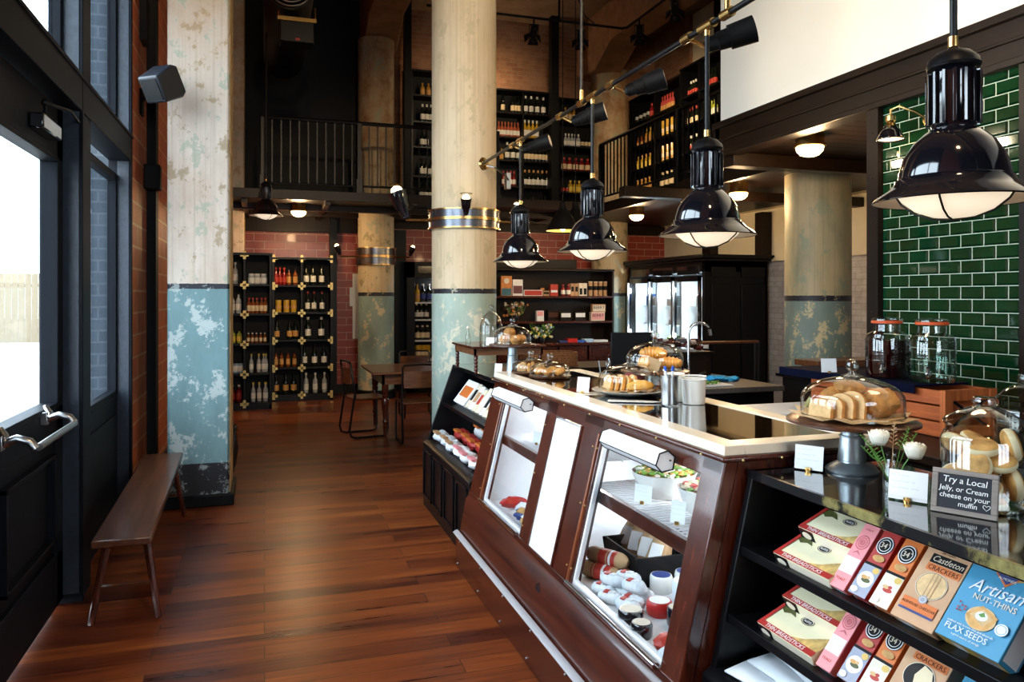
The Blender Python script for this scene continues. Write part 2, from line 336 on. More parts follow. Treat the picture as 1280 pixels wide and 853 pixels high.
def thing(name, label, cat, loc=(0, 0, 0), rz=0, group=None):
    o = bpy.data.objects.new(name, None); C.objects.link(o); o.empty_display_size = .05
    o.location = loc; o.rotation_euler = (0, 0, rz); return tag(o, label, cat, group)
def struct(o): o['kind'] = 'structure'; return o
def dup(src, loc=None, rz=None, label=None, group=None, parent=None, scale=None):
    o = src.copy(); C.objects.link(o)
    if parent is not None: o.parent = parent
    if loc is not None: o.location = loc
    if rz is not None: o.rotation_euler = (0, 0, rz)
    if scale is not None: o.scale = (scale,) * 3
    if label: o['label'] = label
    if group: o['group'] = group
    for ch in list(src.children): dup(ch, parent=o)
    return o
ORD = ['first', 'second', 'third', 'fourth', 'fifth', 'sixth', 'seventh', 'eighth', 'ninth', 'tenth', 'eleventh', 'twelfth', 'thirteenth', 'fourteenth']
# ================================================================== the setting
XL = -.92
# floor and ceiling
struct(MB().box(-1.3, 7.7, -3.3, 13.5, -.12, 0).build('floor', 'floor'))
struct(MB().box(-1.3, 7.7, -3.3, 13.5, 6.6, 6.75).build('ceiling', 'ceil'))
# left wall: brick beyond the window frames, black timber round them
w = MB().box(-1.04, XL, 6.2, 13.2, 0, 6.6).box(-1.22, XL, -3.3, 1.0, 0, 6.6)
struct(w.build('wall_left', 'brick'))
struct(MB().box(-1.22, XL, 1.0, 6.2, 4.15, 6.6).build('wall_left_upper', 'blackwood'))
w = struct(MB().box(-1.06, XL + .01, 1.1, 6.12, 2.58, 2.76).box(-1.06, XL + .02, 1.1, 6.12, 2.745, 2.765).box(-1.06, XL, 1.1, 6.12, 3.98, 4.15).build('trim_1', 'doorblack', bev=.004))
for i, (y0, y1) in enumerate(((4.53, 4.78), (6.08, 6.2), (1.0, 1.2))):
    struct(MB().box(-1.06, XL, y0, y1, 0, 4.15).box(-1.06, XL + .012, y0 - .005, y0 + .03, 0, 4.15).build('trim_%d' % (i + 2), 'doorblack', bev=.004))
# far wall: red glazed block downstairs, old brick upstairs
struct(MB().box(-1.2, 2.0, 13.2, 13.45, 0, 3.0).build('wall_back', 'redtile'))
struct(MB().box(2.0, 7.7, 13.2, 13.45, 0, 3.0).build('wall_back_right', 'redtile'))
struct(MB().box(-1.2, 7.7, 13.2, 13.45, 3.0, 6.6).build('wall_back_upper', 'oldbrick'))
struct(MB().box(-.91, 1.75, 12.95, 13.05, 3.06, 6.55).build('wall_back_black', 'blackmatt'))
# right wall: marble tile below, cream plaster above; brick and cream upstairs
struct(MB().box(7.4, 7.65, -3.3, 13.2, 0, 2.17).build('wall_right', 'marble'))
w = struct(MB().box(7.36, 7.65, -3.3, 13.2, 2.17, 2.95).build('wall_right_plaster', 'cream'))
MB().box(7.33, 7.4, -3.3, 13.2, 2.15, 2.2).build('moulding', 'cream', w)
struct(MB().box(7.2, 7.65, -3.3, 13.2, 2.95, 6.6).build('wall_right_upper', 'cream'))
struct(MB().box(7.14, 7.22, 11.9, 13.2, 3.0, 6.6).build('wall_right_brick', 'oldbrickx'))
for i, (y0, y1) in enumerate(((11.35, 11.6), (9.9, 10.1), (10.75, 11.0))):
    z0, z1 = ((2.2, 2.9), (2.2, 2.9), (3.0, 6.6))[i]; xx = (7.2, 7.2, 7.05)[i]
    struct(MB().box(xx, xx + .2, y0, y1, z0, z1).build('trim_%d' % (i + 6), 'darkbrownz'))
# camera-side wall with its shop windows (behind the camera)
w = MB()
w.box(-1.2, .4, -3.3, -3.05, 0, 6.6).box(2.8, 7.65, -3.3, -3.05, 0, 6.6).box(.4, 2.8, -3.3, -3.05, 0, 1.5).box(.4, 2.8, -3.3, -3.05, 3.5, 6.6)
struct(w.build('wall_front', 'blackwood'))
w = MB()
for x in (.4, 1.17, 1.95, 2.73): w.box(x, x + .07, -3.2, -3.1, 1.5, 3.5)
for z in (1.5, 2.5, 3.44): w.box(.4, 2.8, -3.2, -3.1, z, z + .06)
w3 = struct(w.build('window_3', 'doorblack'))
# mezzanine slabs
struct(MB().box(XL, 7.2, 10.8, 13.2, 2.95, 3.04).box(XL, 4.95, 10.78, 10.86, 2.93, 3.06).build('trim_9', 'darkbrown', bev=.004))
struct(MB().box(4.95, 7.2, 6.0, 10.8, 2.95, 3.04).box(4.93, 5.0, 6.0, 12.6, 2.9, 3.05).build('trim_10', 'darkbrown', bev=.004))
w = MB()
for y in (11.5, 12.3): w.box(XL, 4.9, y, y + .1, 2.86, 2.95)
for x in (-.3, .8, 1.95, 3.2, 4.4): w.box(x, x + .07, 10.86, 13.2, 2.88, 2.95)
struct(w.build('trim_11', 'darkbrown', bev=.003))
struct(MB().box(-.9, 2.1, 13.08, 13.2, 2.68, 2.95).box(2.1, 7.3, 13.08, 13.2, 2.78, 2.95).build('trim_12', 'darkbrownz'))
# kitchen ceiling, its joists and the big edge beam with the cream board above
w = MB()
for i in range(50):
    y = -1.0 + i * .14; w.box(3.95, 7.35, y, y + .134, 2.9, 2.93)
struct(w.build('ceiling_kitchen', 'darkbrown'))
w = MB()
for y in (5.85, 8.0, 3.95, 1.8, -.3): w.box(3.95, 7.35, y, y + .16, 2.77, 2.89)
struct(w.build('trim_13', 'darkbrown', bev=.005))
w = MB().box(3.9, 4.0, -1.2, 6.06, 2.88, 3.15).box(3.86, 4.02, -1.2, 6.06, 2.86, 2.9).box(3.86, 4.0, -1.2, 6.06, 3.12, 3.17).box(3.88, 3.93, -1.2, 6.06, 3.0, 3.02)
struct(w.build('trim_14', 'darkbrown', bev=.004))
struct(MB().box(3.93, 4.05, -1.2, 6.02, 3.17, 6.6).build('wall_right_board', 'panelwhite'))
# tiled pier with its steel corner posts
w = MB().box(3.925, 4.1, 3.1, 4.12, 0, 2.88); wt = struct(w.build('wall_right_tiled', 'grout'))
w = MB(); th, tl, g = .0765, .153, .005; row = 0; z = .9
while z < 2.86:
    y = 3.12 - (tl / 2 if row % 2 else 0)
    while y < 4.10:
        a, b2 = max(y + g / 2, 3.115), min(y + tl - g / 2, 4.10)
        if b2 - a > .02:
            z0, z1 = z + g / 2, min(z + th, 2.88) - g / 2; e = .010
            w.add([(3.924, a, z0), (3.924, b2, z0), (3.924, b2, z1), (3.924, a, z1), (3.915, a + e, z0 + e), (3.915, b2 - e, z0 + e), (3.915, b2 - e, z1 - e), (3.915, a + e, z1 - e)],
                  [(4, 7, 6, 5), (0, 4, 5, 1), (1, 5, 6, 2), (2, 6, 7, 3), (3, 7, 4, 0)])
        y += tl
    z += th; row += 1
w.build('glazed_tiles', 'tile', wt, ang=5)
for i, (y0, y1) in enumerate(((4.1, 4.2), (2.98, 3.1))):
    w = MB().box(3.88, 4.1, y0, y1, 0, 2.88)
    for z in (1.2, 1.5, 1.8, 2.1, 2.4, 2.7): w.ball((3.88, (y0 + y1) / 2, z), .007, seg=6)
    struct(w.build('trim_%d' % (15 + i), 'darkbrownz'))
struct(MB().box(3.95, 4.15, -1.2, 2.98, 0, 2.88).build('wall_right_service', 'darkbrownz'))
# ceiling beams running into the room, with haunches on the columns
for i, x in enumerate((1.78, 5.8)):
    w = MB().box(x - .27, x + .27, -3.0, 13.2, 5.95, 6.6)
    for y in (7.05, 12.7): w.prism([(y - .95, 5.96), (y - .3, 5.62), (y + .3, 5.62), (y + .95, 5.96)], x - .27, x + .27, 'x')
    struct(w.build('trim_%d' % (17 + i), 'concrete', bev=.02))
struct(MB().box(4.84, 4.98, 12.7, 12.84, 3.04, 6.6).build('trim_19', 'blackmatt'))
struct(MB().box(2.22, 2.34, 12.7, 12.82, 3.04, 6.6).build('trim_20', 'blackmatt'))
struct(MB().box(1.03, 1.14, 12.95, 13.19, 0, 2.95).box(1.96, 2.3, 13.0, 13.19, 0, 2.75).build('trim_21', 'blackwood'))
struct(MB().box(XL, XL + .05, 6.52, 6.72, 3.6, 6.58).box(XL, XL + .07, 6.9, 7.05, 0, 6.58).build('trim_22', 'blackmatt'))
struct(MB().box(3.9, 4.95, 6.0, 6.1, 2.88, 3.17).build('trim_23', 'darkbrownz'))
# door leaves and windows in the left wall
def leaf(i, y0, y1):
    d = struct(MB().box(-1.08, -1.0, y0, y0 + .12, .03, 2.57).box(-1.08, -1.0, y1 - .13, y1, .03, 2.57).box(-1.08, -1.0, y0, y1, 2.3, 2.57)
               .box(-1.08, -1.0, y0, y1, .03, .3).box(-1.08, -1.0, y0, y1, .9, 1.05).box(-1.06, -1.02, y0, y1, .3, .9).build('door_%d' % i, 'doorblack', bev=.006))
    w = MB()
    for a, b2, c, e in ((y0 + .11, y0 + .135, 1.04, 2.31), (y1 - .145, y1 - .12, 1.04, 2.31)): w.box(-1.07, -.992, a, b2, c, e)
    for c in (1.045, 2.285): w.box(-1.07, -.992, y0 + .12, y1 - .13, c, c + .025)
    w.box(-1.045, -.985, y0 + .2, y1 - .2, .38, .40).box(-1.045, -.985, y0 + .2, y1 - .2, .80, .82).box(-1.045, -.985, y0 + .2, y0 + .22, .38, .82).box(-1.045, -.985, y1 - .22, y1 - .2, .38, .82)
    w.build('glazing_bead', 'doorblack', d, bev=.003)
    MB().box(-1.045, -1.037, y0 + .12, y1 - .13, 1.05, 2.3).build('glass_pane', 'pane', d)
    ya, yb = y0 + .1, y1 - .42
    h = MB().tube([(-.86, ya + .04, 1.0), (-.86, yb - .0, 1.0)], .015, 12).build('push_bar', 'steel', d)
    for y in (ya, yb):
        MB().tube([(-.99, y + .02, 1.09), (-.972, y + .015, 1.055), (-.96, y, 1.03), (-.925, y, 1.045), (-.88, y, 1.03), (-.86, y, 1.0)], .017, 10, taper=[.5, 1, 1.25, 1, 1, 1.05]).ball((-.965, y, 1.035), .02, seg=10).box(-1.0, -.97, y - .02, y + .02, 1.0, 1.06).build('bar_bracket', 'steel', d, bev=.003)
    if i == 1:
        MB().box(-1.0, -.94, y1 - .62, y1 - .3, 2.36, 2.43).tube([(-.965, y1 - .5, 2.43), (-.965, y1 - .5, 2.5)], .008).build('closer_body', 'blackgloss', d, bev=.01)
        MB().tube([(-.965, y1 - .5, 2.5), (-.9, y1 - .3, 2.51), (-.93, y1 + .02, 2.52)], .008).ball((-.965, y1 - .5, 2.5), .018, seg=8).ball((-.93, y1 + .02, 2.52), .018, seg=8).build('closer_arm', 'darkmetal', d)
jb = struct(MB().box(-1.0, XL - .006, 4.519, 4.5245, .05, 2.575).box(-1.0, XL - .006, 4.519, 4.5245, 2.77, 3.975).box(-1.0, XL - .006, 6.069, 6.0745, .05, 2.575).box(-1.0, XL - .006, 6.069, 6.0745, 2.77, 3.975).build('trim_24', 'satin'))  # jamb faces in the sky-tinted copy of the black door paint
leaf(1, 3.36, 4.53); leaf(2, 2.24, 3.34)
def win(i, y0, y1, z0, z1, panel=False):
    w = MB().box(-1.06, -1.0, y0, y0 + .04, z0, z1).box(-1.06, -1.0, y1 - .05, y1, z0, z1).box(-1.06, -1.0, y0, y1, z0, z0 + .04).box(-1.06, -1.0, y0, y1, z1 - .05, z1)
    if panel: w.box(-1.06, -1.0, y0, y1, 0, z0).box(-1.06, -.985, y0 + .1, y1 - .12, .2, z0 - .12)
    o = struct(w.build('window_%d' % i, 'doorblack', bev=.004)); MB().box(-1.045, -1.038, y0 + .04, y1 - .05, z0 + .04, z1 - .05).build('glass_pane', 'pane', o)
win(1, 4.78, 6.08, .90, 2.48, True); win(2, 4.78, 6.08, 2.76, 3.98); win(4, 2.3, 4.53, 2.76, 3.98); win(5, 1.2, 2.24, .9, 2.58, True)
win(6, 1.2, 2.3, 2.76, 3.98)
struct(MB().box(XL, XL + .03, 6.2, 6.4, 0, .15).box(XL, XL + .02, 6.75, 12.9, 0, .12).build('baseboard_left', 'blackwood'))
struct(MB().box(1.15, 1.96, 13.14, 13.2, 0, .14).build('baseboard_back', 'blackwood'))
# outside
struct(MB().box(-40, -1.22, -30, 70, -.25, -.1).build('floor_outside', plain('pale_paving', (.45, .43, .40), .8, 0, .06, 2)))
fm = wood('pale_fence_wood', (.20, .15, .09), (.25, .19, .12), 'z', .8, 0)
w = MB()
for i in range(60): w.box(-20 + i * .22, -20 + i * .22 + .21, 33, 33.03, -.1, 2.5)
w.box(-20, -7, 33.03, 33.1, .3, .4).box(-20, -7, 33.03, 33.1, 2.0, 2.1)
tag(w.build('board_fence', fm), 'pale vertical board fence outside beyond the glass door', 'fence')
t = thing('garden_tree', 'sunlit leafy tree rising behind the pale outside fence', 'tree', (-12.5, 36, -.1))
MB().tube([(0, 0, 0), (.1, 0, 2), (0, .1, 3.6)], .2, 8, taper=[1, .8, .5]).build('trunk', 'benchwood', t)
w = MB()
for i in range(600):
    d = Vector((random.gauss(0, 1), random.gauss(0, 1), random.gauss(0, .7))); d = d.normalized() * random.uniform(.6, 1.5); d.z += 3.6
    a = random.uniform(0, 6.28); q = .13
    w.add([(d.x, d.y, d.z), (d.x + q * math.cos(a), d.y + q * math.sin(a), d.z + .07), (d.x + q * 1.6 * math.cos(a + .5), d.y + q * 1.6 * math.sin(a + .5), d.z), (d.x + q * math.cos(a + 1), d.y + q * math.sin(a + 1), d.z - .06)], [(0, 1, 2, 3)])
w.build('foliage', plain('sunlit_leaves', (.09, .15, .06), .6, 0, .4), t)
struct(MB().box(-1.36, -1.045, 6.22, 13.4, -.1, 6.6).build('wall_outside', 'greybrick'))

# ================================================================== columns
def square_column(x0, x1, y0, y1, z1, mat, label):
    t = thing('square_column', label, 'column', ((x0 + x1) / 2, (y0 + y1) / 2, 0)); hx, hy = (x1 - x0) / 2, (y1 - y0) / 2
    MB().box(-hx, hx, -hy, hy, 0, z1).build('shaft', mat, t, bev=.02)
    MB().box(hx, hx + .004, -hy + .012, hy - .01, .1, z1).build('bare_side', 'bare', t)
    MB().box(-hx - .03, hx + .03, -hy - .03, hy + .03, 0, .09).build('plinth', 'blackwood', t, bev=.008)
    return t
square_column(-.70, -.255, 6.3, 6.85, 6.6, 'colleft', 'square pale column with flaking blue paint beside the wooden bench')
square_column(-.74, -.29, 12.2, 12.6, 6.6, 'colleft', 'square pale column mostly hidden behind the blue-painted one')
def round_column(x, y, r, mat, label, z1=5.7, ring=None):
    t = thing('round_column', label, 'column', (x, y, 0))
    MB().lathe([(r, 0), (r, z1)], 48).build('shaft', mat, t)
    MB().lathe([(r + .03, 0), (r + .03, .12), (r + .005, .14)], 48, cap=False).build('plinth', 'blackwood', t)
    return t
BX, BY, BR = 1.80, 7.05, .305
big = round_column(BX, BY, BR, 'colbig', 'large round cream column in the middle with aqua paint below')
bk = round_column(1.70, 12.35, .285, 'colback', 'round cream column at the back beside the red block wall')
br = round_column(6.0, 12.78, .33, 'colback', 'round yellowish column between the pantry shelf and the drinks fridge')
rc = round_column(5.8, 7.0, .345, 'colright', 'round green-streaked column in the kitchen beside the green tiles', 2.95)
def ring(x, y, r, z, label, arms, hh=.17):
    t = thing('lamp_ring', label, 'lamp', (x, y, z))
    MB().lathe([(r + .005, .0), (r + .03, .0), (r + .03, hh * .42), (r + .008, hh * .46), (r + .008, hh * .54), (r + .03, hh * .58), (r + .03, hh), (r + .005, hh)], 48, cap=False).build('band', 'darksteel', t)
    w = MB()
    for q in (.0, .46, .54, 1): w.lathe([(r + .028, q * hh - .006), (r + .042, q * hh - .006), (r + .042, q * hh + .006), (r + .028, q * hh + .006)], 48, cap=False)
    w.build('brass_rims', 'brass', t)
    for ang, ln in arms:
        hs = 1.7 if ln > .18 and r > .3 else 1
        d = Vector((math.cos(ang), math.sin(ang), 0)); p = d * (r + .03) + Vector((0, 0, hh / 2)); e = d * (r + ln) + Vector((0, 0, hh / 2))
        a = MB().tube([p, e], .012).build('arm', 'brass', t)
        h = e + Vector((0, 0, .02)); ax = (d * .35 + Vector((0, 0, 1))).normalized()
        hd = MB().tube([h, h + ax * .05 * hs, h + ax * .06 * hs, h + ax * .15 * hs], .035 * hs, 14, taper=[.7, .9, 1.15, 1.5]).build('lamp_head', 'blackgloss', a)
        MB().ball(h + ax * .15 * hs, .034 * hs, seg=12).build('bulb', 'bulb', a)
        MB().tube([h + ax * .19 * hs + Vector((math.cos(q) * .055, math.sin(q) * .055, 0)) for q in [i * math.pi / 6 for i in range(12)]], .003, 5, closed=True).build('wire_guard', 'brass', a)
    return t
ring(BX, BY, BR, 2.24, 'double steel and brass band round the large centre column with lamps', [(R(-102), .08), (R(172), .24), (R(0), .17)])
ring(1.70, 12.35, .285, 2.12, 'dark band with two small lamps round the back column', [(R(180), .28), (R(0), .26)], .26)

# ================================================================== mezzanine railings
def railing(label, p0, p1, z0, h=.98, step=.118, post=(0,)):
    t = thing('railing', label, 'railing', (*p0, z0)); d = Vector((p1[0] - p0[0], p1[1] - p0[1], 0)); L = d.length; d.normalize()
    MB().tube([(0, 0, h), tuple(d * L + Vector((0, 0, h)))], .028, 8).build('handrail', 'darkmetal', t)
    MB().tube([(0, 0, .1), tuple(d * L + Vector((0, 0, .1)))], .016, 6).build('bottom_rail', 'darkmetal', t)
    k = int(L / step); b0 = MB().box(-.009, .009, -.009, .009, .1, h).build('baluster', 'darkmetal', t)
    for i in range(1, k): p = d * (i * step); b0.location = p if i == 1 else b0.location; (dup(b0, loc=p, parent=t) if i > 1 else None)
    for q in post:
        p = d * (L * q); MB().box(p.x - .03, p.x + .03, p.y - .03, p.y + .03, 0, h).box(p.x - .045, p.x + .045, p.y - .045, p.y + .045, -.06, .2).build('post', 'darkmetal', t, bev=.005)
railing('black railing of the mezzanine above the bottle racks', (-.02, 10.83), (3.3, 10.83), 3.05, post=(0, .385, .99))
railing('dark railing of the side mezzanine before the yellowish column', (4.97, 10.9), (4.97, 6.2), 3.05, h=.92, post=(0, .5, .99))

# ================================================================== bench, barrel, speaker
t = thing('bench', 'long narrow worn wooden bench along the brick wall', 'bench', (-.68, 5.12, 0), R(1.5))
MB().box(-.13, .13, -1.06, 1.08, .405, .445).build('seat', 'benchwood', t, bev=.008)
for sx in (-1, 1):
    for sy in (-1, 1):
        MB().tube([(sx * .085, sy * .84, .41), (sx * .15, sy * .93, 0)], .019, 8, taper=[1.1, .85]).build('leg', 'mahogz', t)
for sy in (-1, 1): MB().tube([(-.125, sy * .895, .17), (.125, sy * .895, .17)], .011, 6).build('stretcher', 'benchwood', t)
t = thing('barrel', 'dark wooden barrel half hidden behind the blue-painted column', 'barrel', (-.475, 7.22, 0))
MB().lathe([(.19, 0), (.235, .12), (.255, .27), (.235, .42), (.2, .54)], 28).build('staves', 'darkbrownz', t)
for z, r in ((.06, .216), (.42, .24)): MB().lathe([(r, z), (r + .007, z), (r + .007, z + .04), (r - .003, z + .04)], 28, cap=False).build('hoop', 'darkmetal', t)
t = thing('wall_speaker', 'black loudspeaker on a bracket on the brick wall', 'speaker', (-.70, 6.02, 3.13))
sm = Matrix.Rotation(R(-35), 4, 'Z') @ Matrix.Rotation(R(32), 4, 'X')
w = MB(); w.M = sm; w.prism([(-.12, -.095), (.07, -.12), (.12, -.095), (.12, .095), (.07, .12), (-.12, .095)], -.085, .085, 'x'); w.build('cabinet', plain('speaker_plastic', (.012, .016, .024), .38, 0, .1), t, bev=.012)
w = MB(); w.M = sm; w.box(-.07, .07, -.128, -.118, -.075, .075); w.build('grille', 'blackmatt', t)
MB().tube([(-.05, .1, .02), (-.14, .4, .02), (-.21, .55, .0)], .016).box(-.225, -.2, .5, .6, -.11, .09).build('bracket', 'blackmatt', t)
w = MB().box(-.0, .12, -.07, .07, 0, .2); tag(w.build('junction_box', 'blackmatt', bev=.01, loc=(XL, 6.8, 2.47)), 'black square box on the brick wall under the speaker', 'box')

# ================================================================== table and tubular chairs
t = thing('dining_table', 'brown wooden table with turned legs behind the centre column', 'table', (1.78, 9.25, 0))
MB().box(-.62, .62, -.56, .56, .722, .75).build('tabletop', 'tablewood', t, bev=.006)
MB().box(-.5, .5, -.46, -.43, .6, .722).box(-.5, .5, .43, .46, .6, .722).box(-.5, -.47, -.46, .46, .6, .722).box(.47, .5, -.46, .46, .6, .722).build('apron', 'tablewood', t)
leg = [(.018, 0), (.02, .05), (.022, .1), (.03, .12), (.018, .14), (.034, .17), (.022, .2), (.03, .26), (.042, .38), (.045, .42), (.03, .45), (.04, .47), (.028, .49), (.04, .52), (.04, .6), (.04, .72)]
for sx in (-1, 1):
    for sy in (-1, 1): MB().lathe(leg, 16, (sx * .46, sy * .42, 0)).build('leg', 'mahogz', t)
def chair(loc, rz, label):
    t = thing('tubular_chair', label, 'chair', loc, rz, 'tubular steel chairs round the brown table')
    MB().box(-.2, .2, -.2, .2, .44, .456).build('seat', 'tablewood', t, bev=.01)
    w = MB(); pts = [(-.19 + .38 * i / 8, -.225 - .03 * math.sin(math.pi * i / 8)) for i in range(9)]
    w.prism(pts + [(x, y - .012) for x, y in pts[::-1]], .62, .80, 'z'); w.build('backrest', 'tablewood', t)
    for s in (-1, 1):
        x = s * .205
        MB().tube([(x, -.18, .44), (x, -.2, .6), (x, -.235, .84), (x * .93, -.24, .865), (0, -.24, .872)], .012, 8).build('back_frame', 'darkmetal', t)
        MB().tube([(x, .17, .44), (x, .19, .42), (x, .2, .1), (x, .19, .03), (x, .15, .013), (x, -.18, .013), (x, -.23, .03), (x, -.25, .1), (x, -.19, .5)], .012, 8).build('leg_frame', 'darkmetal', t)
    return t
chair((1.12, 9.0, 0), R(-80), 'tubular chair at the left end of the brown table')
chair((1.62, 8.45, 0), R(0), 'tubular chair tucked in on the near side of the brown table')
chair((1.95, 10.15, 0), R(180), 'tubular chair behind the brown table facing the camera')
# ================================================================== lamps
def pendant_parts(t, rod, lit='lampglow', ext='blackgloss'):
    MB().lathe([(.213, .0), (.216, .004), (.205, .016), (.175, .036), (.156, .056), (.153, .066), (.146, .07), (.143, .09), (.132, .13), (.108, .170), (.078, .198), (.058, .212)], 48, cap=False).build('shade', ext, t)
    MB().lathe([(.212, .002), (.200, .014), (.150, .052), (.145, .06)], 48, cap=False).build('shade_lining', 'lampwhite', t)
    w = MB().lathe([(.05, .205), (.062, .225), (.062, .37), (.05, .385)], 28)
    for i in range(16):
        a = 2 * math.pi * i / 16; w.M = Matrix.Rotation(a, 4, 'Z'); w.box(.058, .072, -.0045, .0045, .222, .372)
    w.M = Matrix(); w.build('ribbed_neck', ext, t, bev=.001)
    MB().lathe([(.05, .384), (.068, .386), (.072, .394), (.066, .412), (.045, .432), (.018, .442), (.012, .45)], 28).build('cap', 'darkmetal', t)
    MB().lathe([(.151, .05), (.152, .032), (.135, .005), (.10, -.024), (.055, -.042), (0, -.048)], 36, cap=False).build('glass_bowl', lit, t)
    w = MB()
    for i in range(4):
        a = i * math.pi / 2 + .5; w.tube([(math.cos(a) * r, math.sin(a) * r, z) for r, z in ((.158, .03), (.14, .001), (.104, -.029), (.057, -.047), (0, -.053))], .0032, 5)
    w.build('wire_cage', 'darkmetal', t)
    r = MB().tube([(0, 0, .45), (0, 0, .45 + rod)], .0105, 10).build('rod', 'darkmetal', t)
    MB().cyl((0, 0, .448), .015, .03, 12).build('rod_collar', 'brass', r)
PX, PZ = 1.90, 2.825
PL = ['farthest of the four pendants, nearest the cream column', 'second pendant from the centre column', 'third pendant from the centre column, before the side mezzanine', 'large near pendant in front of the green tiles']
for i, y in enumerate((5.67, 4.29, 3.02, 1.72)):
    t = thing('pendant_lamp', 'black ribbed ' + PL[i], 'lamp', (PX, y, 1.877), 0, 'black pendants over the counter')
    pendant_parts(t, PZ - 1.877 - .45)
    light('SPOT', 'pendant_light', (PX, y, 1.81), (8, 8, 7, 4.5)[i], (1, .76, .5), .1, aim=(PX, y, 0), angle=150, blend=.6)
t = thing('pendant_lamp', 'black ribbed pendant hanging alone before the mezzanine at the left', 'lamp', (.02, 10.45, 2.66)); pendant_parts(t, 3.4)
light('SPOT', 'pendant_light', (.02, 10.45, 2.6), 25, (1, .8, .55), .1, aim=(0, 10.45, 0), angle=140)
# the rail that carries the pendants and spots
t = thing('lamp_rail', 'long black and brass rail running from the centre column toward the camera', 'rail', (PX, 6.76, PZ))
MB().tube([(0, 0, 0), (0, -8.2, 0)], .0135, 12).build('rail', 'darkmetal', t)
MB().lathe([(.0, -.012), (.058, -.010), (.06, 0), (.03, .012), (.02, .02), (0, .02)], 24).build('wall_rose', 'brass', t).rotation_euler = (R(90), 0, 0)
def coup(y, h_, dz):
    w = MB().tube([(0, y - 6.76 - h_, 0), (0, y - 6.76 + h_, 0)], .022, 14)
    if dz: w.cyl((0, y - 6.76, min(0, dz)), .013, abs(dz), 12)
    w.build('brass_coupling', 'brass', t)
for y in (5.67, 4.29, 3.02, 1.72, .4): coup(y, .055, -.045)
for y in (5.87, 4.83, 4.03, 3.19, 2.5): coup(y, .035, 0)
for y in (4.46, 2.86, .9): coup(y, .035, .08)
for y in (4.46, 2.86, .9): MB().tube([(0, y - 6.76, .05), (0, y - 6.76, 6.6 - PZ)], .010, 8).build('hanging_rod', 'darkmetal', t)
MB().tube([(.01, .01, -.01), (.10, -.03, -.03), (.24, .05, -.09), (.29, .12, -.12)], .008, 6).box(.27, .31, .12, .2, -.2, -.05).build('cable_and_socket', 'steel', t)
sd = Vector((.78, -.50, .26)).normalized()
SPN = ['nearest the centre column', 'beside the second pendant', 'between the second and third pendants', 'beside the third pendant', 'nearest the camera']
for i, y in enumerate((5.87, 4.83, 4.03, 3.19, 2.5)):
    t = thing('track_spotlight', 'black cylinder spotlight on the brass rail, ' + SPN[i], 'lamp', (PX, y, PZ), 0, 'spotlights on the lamp rail')
    a = Vector((.0, 0, 0)); b2 = Vector((.075, -.03, -.04))
    MB().tube([a, (.03, -.01, -.015), b2], .011, 8).build('yoke', 'brass', t)
    q = lambda s_: tuple(b2 + sd * s_)
    MB().tube([q(0), q(.012), q(.013), q(.06), q(.062), q(.115), q(.117), q(.235)], .03, 28, taper=[.6, .95, 1.15, 1.25, 1.45, 1.55, 1.9, 2.1]).build('lamp_head', 'blackmatt', t)
    MB().tube([q(.2352), q(.237)], .048, 20).build('lens', 'lampwhite', t)
    light('SPOT', 'track_spot_beam', tuple(Vector((PX, y, PZ)) + b2 + sd * .26), (34, 34, 60, 60, 24)[i], (1, .80, .55), .03, aim=tuple(Vector((PX, y, PZ)) + b2 + sd * 3), angle=70, blend=.9)
# flush ceiling lamps
for i, (x, y, z, n_) in enumerate(((4.15, 5.10, 2.80, 'brightest flush ceiling lamp, before the kitchen column'), (5.3, 7.75, 2.82, 'flush ceiling lamp behind the third pendant'), (5.33, 10.4, 2.83, 'flush ceiling lamp above the drinks fridge'), (.47, 11.5, 2.84, 'flush ceiling lamp under the mezzanine above the bottle racks'))):
    t = thing('ceiling_lamp', n_, 'lamp', (x, y, z), 0, 'brass flush ceiling lamps')
    MB().lathe([(.115, .13), (.112, .04), (.122, .02), (.122, .005), (.105, 0)], 32).build('brass_base', 'brass', t)
    MB().lathe([(.108, .004), (.10, -.03), (.07, -.06), (.035, -.072), (0, -.075)], 28, cap=False).build('glass_dome', 'lamphot', t)
    light('POINT', 'ceiling_lamp_light', (x, y, z - .14), 34, (1, .66, .34), .07)
t = thing('wall_sconce', 'small brass and black sconce on the green tile wall', 'lamp', (3.915, 3.72, 2.70))
MB().lathe([(0, 0), (.04, 0), (.035, .015), (0, .02)], 16).build('wall_plate', 'brass', t).rotation_euler = (0, R(-90), 0)
MB().tube([(-.01, 0, 0), (-.08, .03, .05), (-.16, .08, .09), (-.2, .1, .07), (-.2, .1, .03)], .008, 8).build('arm', 'brass', t)
MB().lathe([(.012, .04), (.03, .03), (.03, .0), (.022, -.01), (.035, -.03), (.04, -.04)], 20, (-.2, .1, 0)).build('lamp_holder', 'brass', t)
MB().lathe([(.038, -.035), (.06, -.07), (.078, -.11), (.082, -.12)], 24, (-.2, .1, 0), cap=False).build('shade', 'blackgloss', t, solid=.002)
MB().lathe([(0, -.112), (.074, -.112)], 20, (-.2, .1, 0), cap=False).build('lit_disc', 'lampglow', t)
light('POINT', 'sconce_light', (3.715, 3.82, 2.54), 3, (1, .66, .34), .04)
